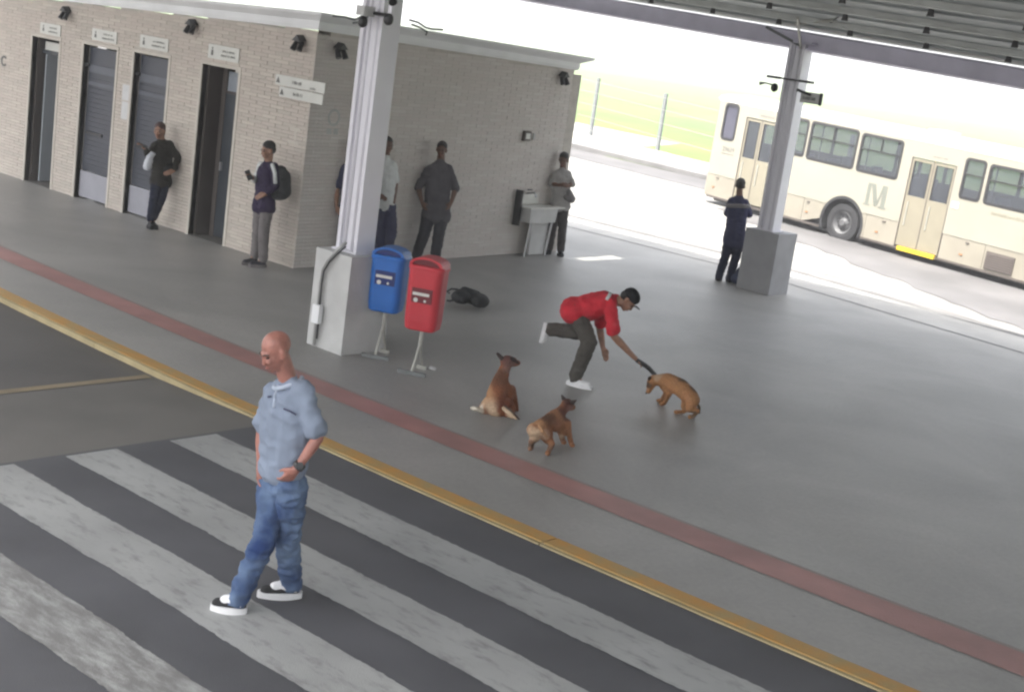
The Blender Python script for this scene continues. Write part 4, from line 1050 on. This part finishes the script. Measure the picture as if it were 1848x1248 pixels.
# 1. the bald man walking over the crossing -------------------------------------------------
GZ = -.008
f = Fig(487, 1095, GZ)
def V(f, a, b, c=0): return (f.r*a + f.v*b + Vector((0, 0, c)))     # right, away, up
toR, heR = gp(379, 1098, GZ), gp(446, 1106, GZ)
toL, heL = gp(463, 1076, GZ), gp(545, 1077, GZ)
rel = lambda p: -(p-f.a).dot(f.v)
dR, dL = rel((toR+heR)/2), rel((toL+heL)/2)
J = dict(head=f(499, 633, .05), neck=f(521, 681, .0), face=V(f, -.72, -.42, -.42), up=V(f, -.32, -.12, .9), fwd=V(f, -.75, -.6).normalized(),
         shr=f(487, 702, -.14), shl=f(556, 699, .12), elr=f(472, 780, -.17), ell=f(574, 790, .17), wrr=f(470, 838, -.12), hdr=f(470, 868, -.08),
         wrl=f(537, 843, .22), hdl=f(516, 866, .20), hipr=f(492, 872, -.09), hipl=f(527, 875, .07),
         knr=f(478, 972, dR*.6+.02), knl=f(519, 980, dL*.4), anr=Vector(lerp(heR, toR, .30))+Vector((0, 0, .09)), anl=Vector(lerp(heL, toL, .26))+Vector((0, 0, .09)),
         toer=toR, toel=toL, heelr=heR, heell=heL, gz=GZ)
w1, P, bas, ax = figure(J, 'bald man in grey-blue polo shirt and faded jeans walking over the zebra crossing', None, M['skin_fair'], M['shirt_blue'], M['jeans'], (M['shoeblack'], M['shoewhite']), r=.90, sleeve='short', hem=-.17, vox=.009, shoe_style='stripe', wr=.014, curl=(.7, .6), trouser_len=1.0, palm={'l': V(f, -.5, .8, -.1)})
shc = (J['shl']+J['shr'])/2
# collar, placket, watch, belt shadow line
bm = B(); pts = []
X_, F_, U_ = (J['shl']-J['shr']).normalized(), J['fwd'], Vector((0, 0, 1))
nc = J['neck']+Vector((0, 0, -.02))
for k in range(17):
    a = R(-160+320*k/16); pts.append(nc + F_*.078*math.cos(a) + X_*.082*math.sin(a) + Vector((0, 0, -.028*math.cos(a)-.012)))
tube(bm, pts, .014, 6); obj('collar', bm, M['collar'], w1, smooth=True)
sh_ = child(w1, 'shirt')
def line_on(o, pxs, r_, m, name, parent, n=8):
    pts = []
    for (a, b), (c, d) in zip(pxs, pxs[1:]):
        for k in range(n): 
            q = on(o, a+(c-a)*k/n, b+(d-b)*k/n, r_*.3)
            if q: pts.append(q)
    if len(pts) > 2:
        bm = B(); tube(bm, pts, r_, 6); obj(name, bm, m, parent, smooth=True)
line_on(sh_, [(503, 695), (497, 712), (494, 738)], .008, M['collar'], 'placket', w1)
line_on(sh_, [(513, 737), (525, 742), (536, 748)], .006, M['navy'], 'pocket_edge', w1)
line_on(sh_, [(484, 716), (491, 715)], .006, M['navy'], 'chest_logo', w1)
bm = B(); dd = (J['hdl']-J['wrl']).normalized(); tube(bm, [J['wrl']-dd*.03, J['wrl']-dd*.002], .036, 14); obj('watch_strap', bm, M['dark'], w1, smooth=False)
bm = B(); cc = J['wrl']-dd*.016+V(f, .1, -1, .3).normalized()*.035; tube(bm, [cc, cc+V(f, .1, -1, .3).normalized()*.010], .022, 14); obj('watch_face', bm, M['dark'], w1)

# 2. the man bending down to the dog ---------------------------------------------------------
f = Fig(1045, 699)
toe, heel = gp(1068, 704), gp(1022, 692)
J = dict(head=f(1134, 541, .02), neck=f(1112, 541, .0), face=V(f, .62, -.22, -.75), up=V(f, .70, -.05, .62), fwd=V(f, .45, .0, -.9).normalized(),
         shr=f(1104, 548, .17), shl=f(1096, 540, -.17), elr=f(1108, 606, .20), ell=f(1082, 590, -.22), wrr=f(1143, 643, .12), hdr=f(1166, 662, .08), wrl=f(1088, 626, -.18), hdl=f(1096, 650, -.14),
         hipr=f(1038, 562, .09), hipl=f(1037, 556, -.09), knr=f(1064, 616, .10), anr=lerp(heel, toe, .3)+Vector((0, 0, .10)), toer=toe, heelr=heel,
         knl=f(1055, 600, -.08), anl=f(992, 594, -.06), heell=f(981, 581, -.06), toel=f(972, 618, -.02), supl=V(f, .9, 0, -.35))
J['heelr'] = heel; J['supr'] = Vector((0, 0, 1))
w2, P, bas, ax = figure(J, 'man in red shirt and black cap bending on one leg to reach the dog', None, M['skin_tan'], M['red_shirt'], M['olive'], (M['shoewhite'], M['shoewhite']), r=1.05, belly=.05, sleeve='short', vox=.010, wr=.010, curl=(.5, .55), hair='short', hem=.05, palm={'r': V(f, -.2, .2, -.9)})
X_, F_, U_ = bas
cp_ = blob('cap', [('e', P(0, -.012, .062), (X_*.086, F_*.100, U_*.072)), ('e', P(0, -.02, .04), (X_*.085, F_*.098, U_*.05))], M['blackc'], w2, vox=.008, sm=2)
bm = B(); prism(bm, [P(x, .075+.075*math.cos(x/.075*1.45), .048-.30*x*x/.075) for x in [-.070+.014*k for k in range(11)]], U_*.006); obj('cap_visor', bm, M['blackc'], w2)
line_on(child(w2, 'shirt'), [(1108, 518), (1101, 530), (1094, 543)], .018, M['whiteshirt'], 'shoulder_stripe', w2)
o = blob('leash', [('c', f(1150, 650, .12), .026, f(1166, 660, .09), .026)], M['dark'], None, vox=.008)
tag(o, 'black leash handle held in the bending man\'s right hand over the dog', 'leash')
bm = B(); tube(bm, [f(1162, 657, .10), f(1172, 665, .05), f(1182, 676, -.02)], [.024, .026, .022], 8); obj('cord', bm, M['dark'], o, smooth=True)
o.name = 'leash'

def stand(fx, fy, z=0, **px):
    f = Fig(fx, fy, z); J = {}
    for k, v in px.items(): J[k] = f(*v)
    return f, J
# 3. woman in black leaning on the facade -----------------------------------------------------
f, J = stand(276, 411, head=(288, 236, -.02), neck=(290, 251, -.04), shl=(310, 259, -.08), shr=(277, 260, .06), ell=(321, 285, .0), wrl=(314, 308, .10), hdl=(303, 312, .14),
             elr=(268, 283, .14), wrr=(262, 268, .26), hdr=(256, 262, .30), hipl=(298, 322, -.05), hipr=(283, 322, .05), knl=(291, 358, .06), knr=(278, 356, .12), anl=(277, 392, -.04), anr=(272, 394, .0), toel=(279, 409, .06), toer=(272, 408, .08))
J.update(face=V(f, -.35, -.9, -.1), fwd=V(f, -.4, -.9).normalized())
w3, P, bas, ax = figure(J, 'woman in dark jacket and narrow black trousers leaning on the wall by the third door', 'people waiting along the building', M['skin_tan'], M['browncoat'], M['bluedk'] if False else M['bluejeansdark'], (M['shoeblack'], M['shoeblack']), r=.88, sleeve='long', hair='bun', hem=.1, vox=.012)
o = blob('bundle', [('c', f(270, 285, .24), .05, f(266, 300, .24), .06), ('e', f(274, 279, .22), (f.r*.05, f.v*.04, Vector((0, 0, .04))))], M['white_cloth'], None, vox=.01, wr=.008, wf=16); tag(o, 'white cloth bundle held in front of the woman in black', 'bundle')
o = obj('phone', bx(-.075, .075, -.006, .006, -.02, .02), M['dark'], None, bevel=.004); o.location = f(257, 262, .33); o.rotation_euler = (0, R(20), R(40)); tag(o, 'dark phone held out by the leaning woman', 'phone')
o = blob('shoulder_bag', [('c', f(313, 302, .02), .07, f(300, 306, .06), .06)], M['blackcloth'], None, vox=.012, wr=.006); tag(o, 'small dark bag at the hip of the leaning woman', 'bag')
# 4. young man with phone and backpack --------------------------------------------------------
f, J = stand(463, 479, head=(484, 271, .02), neck=(484, 290, .0), shr=(472, 300, -.10), shl=(494, 301, .12), elr=(463, 325, -.10), wrr=(456, 322, .05), hdr=(450, 317, .10), ell=(497, 335, .15), wrl=(480, 350, .20), hdl=(471, 353, .20),
             hipr=(470, 368, -.08), hipl=(483, 369, .08), knr=(465, 416, -.05), knl=(476, 420, .10), anr=(460, 460, -.06), anl=(475, 467, .08), toer=(446, 470, .02), toel=(456, 478, .14))
J.update(face=V(f, -.85, -.4, -.25), fwd=V(f, -.9, -.35).normalized(), up=Vector((0, 0, 1)))
w4, P, bas, ax = figure(J, 'young man in dark vest with white sleeves and grey trousers looking at his phone', 'people waiting along the building', M['skin_tan'], M['navypurple'], M['greytrous'], (M['darktrous'], M['greytrous']), r=.93, sleeve='none', hair='short', hem=.08, vox=.011)
for a, b, c in (('shr', 'elr', 'wrr'), ('shl', 'ell', 'wrl')):
    blob('sleeve', [('c', J[a], .062, J[b], .053), ('c', J[b], .052, lerp(J[b], J[c], .8), .04)], M['whiteshirt'] if a == 'shr' else M['navypurple'], w4, vox=.012, wr=.006)
bm = B(); tube(bm, [f(491, 296, .16), f(496, 312, .23), f(497, 331, .22)], .026, 8); obj('white_sleeve_panel', bm, M['whiteshirt'], w4, smooth=True)
o = obj('phone', bx(-.036, .036, -.005, .005, -.07, .07), M['dark'], None, bevel=.004); o.location = f(449, 316, .14); o.rotation_euler = (R(-30), R(-25), R(60)); tag(o, 'dark phone held up by the young man with the backpack', 'phone')
o = blob('backpack', [('c', f(506, 312, .05), .10, f(508, 345, .05), .115), ('c', f(513, 318, .0), .085, f(512, 345, .0), .10), ('e', f(502, 352, .08), (f.r*.13, f.v*.12, Vector((0, 0, .07))))], M['blackcloth'], None, vox=.014, wr=.006); tag(o, 'black backpack worn by the young man with the phone', 'backpack')
# 5. hidden man behind the near column ---------------------------------------------------------
f, J = stand(632, 484, head=(645, 268, 0), neck=(643, 287, 0), shr=(619, 300, .02), shl=(662, 300, 0), elr=(608, 340, .03), wrr=(607, 370, .10), hdr=(610, 388, .12), ell=(668, 340, 0), wrl=(664, 372, .05), hdl=(660, 392, .05),
             hipr=(624, 378, 0), hipl=(645, 378, 0), knr=(620, 430, 0), knl=(642, 430, 0), anr=(616, 472, 0), anl=(634, 472, 0), toer=(612, 484, .15), toel=(634, 485, .15))
J.update(face=V(f, .2, -.95, -.1), fwd=V(f, .2, -.95).normalized())
figure(J, 'man in dark navy clothes almost hidden behind the near column', 'people waiting along the building', M['skin_tan'], M['navy'], M['navy'], (M['shoeblack'], M['shoeblack']), r=.95, sleeve='short', hair='short', hem=.08, vox=.013)
# 6. man in white shirt right behind the column --------------------------------------------------
f, J = stand(688, 480, head=(699, 262, 0), neck=(697, 282, 0), shr=(677, 296, .0), shl=(712, 295, .0), elr=(672, 330, .1), wrr=(680, 352, .18), hdr=(690, 356, .2), ell=(714, 330, .0), wrl=(711, 362, .04), hdl=(708, 380, .05),
             hipr=(684, 374, 0), hipl=(702, 374, 0), knr=(684, 424, .06), knl=(706, 420, .06), anr=(680, 468, .02), anl=(694, 466, -.03), toer=(676, 481, .14), toel=(690, 480, .12))
J.update(face=V(f, .55, -.85, -.12), fwd=V(f, .3, -.95).normalized())
w6, P, bas, ax = figure(J, 'man in white short-sleeved shirt and navy trousers standing partly behind the near column', 'people waiting along the building', M['skin_brown'], M['whiteshirt'], M['navy'], (M['shoeblack'], M['shoeblack']), r=.98, sleeve='short', hair='short', hem=.0, vox=.011, legwide=1.5)
# 7. man in charcoal shirt ------------------------------------------------------------------------
f, J = stand(772, 476, head=(797, 270, -.05), neck=(796, 289, -.06), shr=(771, 302, -.02), shl=(814, 303, -.10), elr=(755, 337, .0), wrr=(761, 363, .10), hdr=(767, 379, .12), ell=(822, 340, -.05), wrl=(815, 364, .04), hdl=(808, 378, .06),
             hipr=(776, 380, .0), hipl=(799, 381, -.05), knr=(766, 420, .08), knl=(792, 422, .04), anr=(752, 460, .06), anl=(785, 466, .0), toer=(748, 474, .22), toel=(786, 480, .16))
J.update(face=V(f, -.15, -.97, -.12), fwd=V(f, .0, -1).normalized())
figure(J, 'heavy-set man in charcoal shirt standing with hands in pockets against the side wall', 'people waiting along the building', M['skin_brown'], M['charcoal'], M['darktrous'], (M['shoeblack'], M['shoeblack']), r=1.08, sleeve='elbow', hair='short', hem=.12, vox=.011, belly=.05, legwide=1.2)
# 8. man beside the wash trough ---------------------------------------------------------------------
f, J = stand(1003, 459, head=(1017, 288, 0), neck=(1016, 304, 0), shr=(1003, 311, .03), shl=(1027, 312, -.02), elr=(996, 332, .08), wrr=(1008, 334, .20), hdr=(1018, 332, .22), ell=(1033, 332, .03), wrl=(1022, 336, .17), hdl=(1011, 333, .20),
             hipr=(1004, 368, 0), hipl=(1018, 368, 0), knr=(997, 410, .03), knl=(1015, 411, .02), anr=(991, 448, .0), anl=(1012, 450, .0), toer=(985, 457, .14), toel=(1012, 461, .16))
J.update(face=V(f, -.2, -.95, -.3), fwd=V(f, 0, -1).normalized())
w8, P, bas, ax = figure(J, 'man in pale grey shirt with folded arms beside the wash trough', 'people waiting along the building', M['skin_brown'], M['greyshirt'], M['greytrous'] if False else cloth('dim_grey_trousers', (.075, .068, .066)), (M['shoeblack'], M['shoeblack']), r=.95, sleeve='elbow', hair='short', hem=.06, vox=.012)
o = blob('shoulder_bag', [('c', f(1027, 347, .08), .05, f(1031, 359, .06), .07), ('c', f(1022, 356, .10), .05, f(1030, 360, .10), .05)], M['greybag'], None, vox=.012, wr=.005); tag(o, 'grey bag hanging at the hip of the man by the wash trough', 'bag')
# 9. man at the far column, seen from behind -----------------------------------------------------------
f, J = stand(1306, 507, head=(1336, 335, 0), neck=(1335, 351, 0), shl=(1318, 360, .0), shr=(1348, 364, .0), ell=(1312, 385, -.08), wrl=(1324, 388, -.22), hdl=(1334, 384, -.26), elr=(1352, 387, -.08), wrr=(1345, 380, -.24), hdr=(1336, 376, -.28),
             hipl=(1318, 424, 0), hipr=(1334, 427, 0), knl=(1309, 462, .0), knr=(1328, 464, .0), anl=(1298, 498, .04), anr=(1316, 502, .02), toel=(1297, 501, -.14), toer=(1318, 504, -.16))
J.update(face=V(f, .1, .98, -.15), fwd=V(f, 0, 1).normalized())
w9, _, _, _ = figure(J, 'man in navy clothes seen from behind, standing left of the far column', None, M['skin_brown'], M['navy'], M['bluejeansdark'], (M['shoeblack'], M['shoeblack']), r=.98, sleeve='elbow', hair='short', hem=.16, vox=.012)

line_on(child(w9, 'shirt'), [(1314, 371), (1334, 372), (1353, 372)], .035, M['greybag'], 'back_band', w9)
# ------------------------------------------------------------------ dogs
def furmat():
    m = bpy.data.materials.new('dog_fur'); m.use_nodes = True; t = m.node_tree; b = t.nodes['Principled BSDF']
    a = t.nodes.new('ShaderNodeAttribute'); a.attribute_name = 'fur'
    tc = t.nodes.new('ShaderNodeTexCoord'); n = t.nodes.new('ShaderNodeTexNoise'); n.inputs['Scale'].default_value = 90; n.inputs['Detail'].default_value = 4
    t.links.new(tc.outputs['Object'], n.inputs['Vector'])
    mr = t.nodes.new('ShaderNodeMapRange'); mr.inputs[1].default_value = .3; mr.inputs[2].default_value = .7; mr.inputs[3].default_value = .7; mr.inputs[4].default_value = 1.3; t.links.new(n.outputs[0], mr.inputs[0])
    mx = t.nodes.new('ShaderNodeMix'); mx.data_type = 'RGBA'; mx.blend_type = 'MULTIPLY'; mx.inputs[0].default_value = 1
    t.links.new(a.outputs['Color'], mx.inputs[6]); t.links.new(mr.outputs[0], mx.inputs[7]); t.links.new(mx.outputs[2], b.inputs['Base Color'])
    bp_ = t.nodes.new('ShaderNodeBump'); bp_.inputs['Strength'].default_value = .7; bp_.inputs['Distance'].default_value = .01; t.links.new(n.outputs[0], bp_.inputs['Height']); t.links.new(bp_.outputs[0], b.inputs['Normal'])
    b.inputs['Roughness'].default_value = .85; b.inputs['Specular IOR Level'].default_value = .15
    return m
M['fur'] = furmat()
RUST, TAN, CREAM, DKB, WHT = (.23, .085, .04), (.40, .22, .115), (.56, .42, .29), (.07, .036, .024), (.66, .62, .52)
def patch(spots, base):
    def fn(p):
        n_ = noise.noise(p*14)*.35; best = base; bd = 1e9; acc = Vector((0, 0, 0)); ws = 0
        for c, r_, col in spots:
            d = (p-c).length/r_ + n_
            w__ = max(0, 1-d)**1.5*4; acc += Vector(col)*w__; ws += w__
        acc += Vector(base)*.35; ws += .35
        return tuple(acc/ws)
    return fn
def dog_head(c, F, U, s=1.0, ears=True):
    X, F, U = basis(F, U); P = lambda x, f_, u_: c+(X*x+F*f_+U*u_)*s
    out = [('e', P(0, 0, 0), (X*.062*s, F*.075*s, U*.058*s)), ('c', P(0, .05, -.012), .036*s, P(0, .135, -.026), .022*s), ('c', P(0, .04, -.03), .028*s, P(0, .115, -.042), .016*s), ('e', P(0, .07, .012), (X*.03*s, F*.03*s, U*.02*s))]
    return out, P, (X, F, U)
def dog_bits(P, ax, body, s=1.0, earm=None, droop=0.0):
    X, F, U = ax
    bm = B(); ell_mesh(bm, P(0, .155, -.018), (X*.014*s, F*.012*s, U*.011*s), 8); obj('nose', bm, M['dark'], body, smooth=True)
    for q in (-1, 1):
        bm = B(); ell_mesh(bm, P(q*.033, .055, .018), (X*.008*s, F*.008*s, U*.008*s), 8); obj('eye', bm, M['dark'], body, smooth=True)
        tip = P(q*(.062+.045*droop), .0-.01*droop, .115-.085*droop)
        e = blob('ear', [('c', P(q*.045, -.012, .04), .024*s, tip, .007*s), ('c', P(q*.050, .005, .035), .018*s, lerp(P(q*.050, .005, .035), tip, .7), .008*s)], earm or M['earfur'], body, vox=.006, sm=1)
M['earfur'] = mat('dark_ear_fur', (.035, .02, .018), .85, .3, 40, .5, 120)
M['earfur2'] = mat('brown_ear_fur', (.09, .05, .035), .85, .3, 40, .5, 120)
def leg(pts, rs): return [('c', Vector(a), ra, Vector(b), rb_) for a, ra, b, rb_ in zip(pts, rs, pts[1:], rs[1:])]
# sitting dog, back to the camera
f = Fig(905, 748)
hc = f(916, 652, -.08)
hp, P, ax_ = dog_head(hc, V(f, .75, .62, .05), V(f, .1, 0, 1), 1.0)
rump, mid, wth, nk = f(898, 734, .02), f(897, 712, .0), f(903, 688, -.05), f(909, 670, -.07)
pr = hp+[('c', rump, .105, mid, .100), ('c', mid, .100, wth, .078), ('c', wth, .075, nk, .055), ('c', nk, .052, hc, .050),
         ('c', f(915, 712, -.10), .075, wth, .07)]
pr += leg([f(884, 728, .02), f(872, 738, -.03), f(876, 744, .02)], [.075, .05, .028]) + leg([f(878, 744, .03), f(858, 737, .09)], [.024, .021]) + [('e', f(857, 737, .09), (f.r*.045, f.v*.028, Vector((0, 0, .02))))]
pr += leg([f(914, 728, .02), f(922, 738, .0), f(915, 748, .05)], [.07, .05, .028]) + leg([f(912, 746, .06), f(926, 752, .12)], [.023, .02])
for dx in (-.0, .09): pr += leg([f(911, 700, -.14)+f.r*dx*.7, f(918, 722, -.20)+f.r*dx*.7, f(921, 738, -.22)+f.r*dx*.7], [.042, .026, .02])
spots = [(f(900, 685, .05), .13, DKB), (f(907, 702, .1), .17, RUST), (f(912, 722, .1), .12, (.12, .035, .02)), (f(880, 712, .05), .12, TAN), (f(886, 730, .05), .11, CREAM), (f(893, 742, .05), .08, CREAM), (f(857, 737, .09), .10, WHT), (f(866, 739, .06), .06, WHT),
         (f(917, 648, -.05), .10, (.12, .06, .055)), (f(923, 662, -.05), .09, (.22, .13, .11)), (f(925, 752, .12), .09, CREAM)]
d1 = blob('dog', pr, M['fur'], vox=.009, sm=3, wr=.004, wf=30, color=patch(spots, RUST)); tag(d1, 'rust-brown dog with dark ears sitting with its back turned, left of the other dogs', 'dog', 'stray dogs on the platform')
blob('ear', [('c', f(906, 647, -.05), .024, f(898, 638, -.05), .016)], M['earfur'], d1, vox=.007)
blob('ear', [('c', f(924, 647, -.05), .024, f(936, 655, -.05), .012)], M['earfur'], d1, vox=.007)
o = blob('tail', [('c', f(908, 736, .10), .020, f(922, 748, .15), .021), ('c', f(922, 748, .15), .020, f(932, 756, .17), .009)], M['fur'], d1, vox=.007, color=lambda p: CREAM)
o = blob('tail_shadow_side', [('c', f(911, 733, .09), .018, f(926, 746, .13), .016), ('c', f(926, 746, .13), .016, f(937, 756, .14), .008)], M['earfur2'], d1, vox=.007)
# standing dog seen from behind
f = Fig(985, 808)
hc = f(1024, 730, -.26)
hp, P, ax_ = dog_head(hc, V(f, .45, .85, -.15), V(f, .05, 0, 1), .95)
rump, mid, wth, nk = f(974, 774, .10), f(990, 763, .0), f(1004, 752, -.12), f(1014, 741, -.2)
pr = hp+[('c', rump, .080, mid, .076), ('c', mid, .076, wth, .074), ('c', f(1002, 766, -.05), .066, f(1010, 760, -.14), .07), ('c', wth, .066, nk, .048), ('c', nk, .048, hc, .045)]
g0 = lambda x, y: gp(x, y, .015)
pr += leg([f(965, 776, .12), f(966, 788, .10), f(959, 797, .16), g0(959, 806), g0(957, 809)], [.072, .045, .026, .020, .022])
pr += leg([f(984, 780, .08), f(989, 792, .06), f(996, 800, .11), g0(990, 815), g0(988, 818)], [.072, .045, .026, .020, .022])
pr += leg([f(1008, 768, -.12), f(1013, 782, -.13), g0(1016, 796), g0(1018, 798)], [.048, .028, .020, .022])
pr += leg([f(1022, 764, -.14), f(1026, 780, -.15), g0(1031, 801), g0(1033, 803)], [.045, .028, .020, .022])
spots = [(f(989, 757, .05), .10, DKB), (f(1018, 742, -.15), .10, (.10, .03, .02)), (f(1000, 770, .05), .12, (.22, .09, .045)), (f(966, 782, .15), .09, CREAM), (f(980, 785, .15), .07, (.45, .29, .2)), (f(972, 768, .1), .09, TAN), (f(958, 800, .15), .07, (.12, .08, .06)), (f(992, 808, .1), .07, (.10, .07, .05)),
         (f(1012, 793, -.1), .05, CREAM), (f(1031, 801, -.1), .05, CREAM), (f(1026, 726, -.2), .09, (.05, .022, .022)), (f(1028, 740, -.2), .06, (.3, .17, .15))]
d2 = blob('dog', pr, M['fur'], vox=.009, sm=3, wr=.004, wf=30, color=patch(spots, (.28, .13, .065))); tag(d2, 'brown dog with cream rump standing nearest the red line, seen from behind', 'dog', 'stray dogs on the platform')
dog_bits(P, ax_, d2, .95, droop=.5)
blob('tail', [('c', f(974, 768, .18), .018, f(979, 778, .22), .016), ('c', f(979, 778, .22), .016, f(987, 788, .20), .008)], M['fur'], d2, vox=.007, color=lambda p: TAN)
# dog under the man's hand, head low to the left
f = Fig(1240, 750)
hc = f(1178, 687, -.26)
hp, P, ax_ = dog_head(hc, V(f, -.40, -.10, -.85), V(f, -.75, .2, .5), .92)
nk, wth, mid, rump = f(1190, 685, -.25), f(1205, 688, -.20), f(1228, 699, -.08), f(1246, 716, .02)
pr = hp+[('c', hc, .052, nk, .060), ('c', nk, .060, wth, .088), ('c', wth, .088, mid, .090), ('c', mid, .090, rump, .084)]
pr += leg([f(1250, 722, .08), f(1245, 736, .10), f(1258, 741, .09), gp(1252, 750, .02), gp(1244, 752, .02)], [.074, .046, .025, .019, .021])
pr += leg([f(1242, 718, -.06), f(1236, 732, -.05), f(1247, 737, -.06), gp(1230, 743, .02), gp(1220, 743, .02)], [.066, .042, .024, .019, .021])
pr += leg([f(1202, 698, -.16), f(1208, 709, -.14), gp(1199, 727, .02), gp(1193, 728, .02)], [.046, .030, .019, .020])
pr += leg([f(1198, 696, -.28), f(1203, 707, -.28), gp(1194, 722, .02), gp(1188, 722, .02)], [.045, .028, .018, .019])
spots = [(f(1232, 688, -.08), .07, (.07, .045, .03)), (f(1254, 702, .0), .07, (.08, .045, .03)), (f(1215, 703, -.12), .14, (.38, .18, .08)), (f(1240, 720, .08), .10, (.38, .18, .085)), (f(1188, 680, -.22), .06, (.38, .27, .18)), (f(1170, 694, -.24), .05, (.06, .04, .03)), (f(1248, 745, .05), .09, (.10, .08, .05))]
d3 = blob('dog', pr, M['fur'], vox=.009, sm=3, wr=.004, wf=30, color=patch(spots, (.33, .165, .075))); tag(d3, 'fawn dog with arched back and lowered head under the bending man\'s hand', 'dog', 'stray dogs on the platform')
dog_bits(P, ax_, d3, .95, M['earfur2'], droop=.8)
blob('tail', [('c', f(1252, 720, .02), .018, f(1262, 734, .04), .015), ('c', f(1262, 734, .04), .015, f(1262, 746, .05), .008)], M['fur'], d3, vox=.007, color=lambda p: (.12, .09, .06))

# ------------------------------------------------------------------ haze
hb = bx(-480, 300, -40, 720, -5, 16)
hm = bpy.data.materials.new('haze'); hm.use_nodes = True; t = hm.node_tree; t.nodes.remove(t.nodes['Principled BSDF'])
pv = t.nodes.new('ShaderNodeVolumePrincipled'); pv.inputs['Density'].default_value = .004; pv.inputs['Color'].default_value = (.97, .98, 1, 1); pv.inputs['Anisotropy'].default_value = .2
t.links.new(pv.outputs[0], t.nodes['Material Output'].inputs['Volume'])
HZ = obj('haze', hb, hm); tag(HZ, kind='stuff')

# ------------------------------------------------------------------ put the origin of freely modelled things at their base
for o in list(C.objects):
    if o.type == 'MESH' and o.parent is None and o.get('category') and o.location.length < 1e-6:
        vs = [v.co for v in o.data.vertices]
        c = Vector(((min(v.x for v in vs)+max(v.x for v in vs))/2, (min(v.y for v in vs)+max(v.y for v in vs))/2, min(v.z for v in vs)))
        o.data.transform(Matrix.Translation(-c)); o.location = c
        for ch in o.children_recursive:
            if ch.parent == o: ch.location = ch.location - c

f = Fig(780, 664)
o = obj('paper_scrap', bx(-.035, .035, -.03, .03, .002, .02), M['paper'], None, bevel=.006); o.location = gp(780, 666); o.rotation_euler = (.15, .2, .6); tag(o, 'small white paper scrap on the floor beside the foot of the red bin', 'litter')
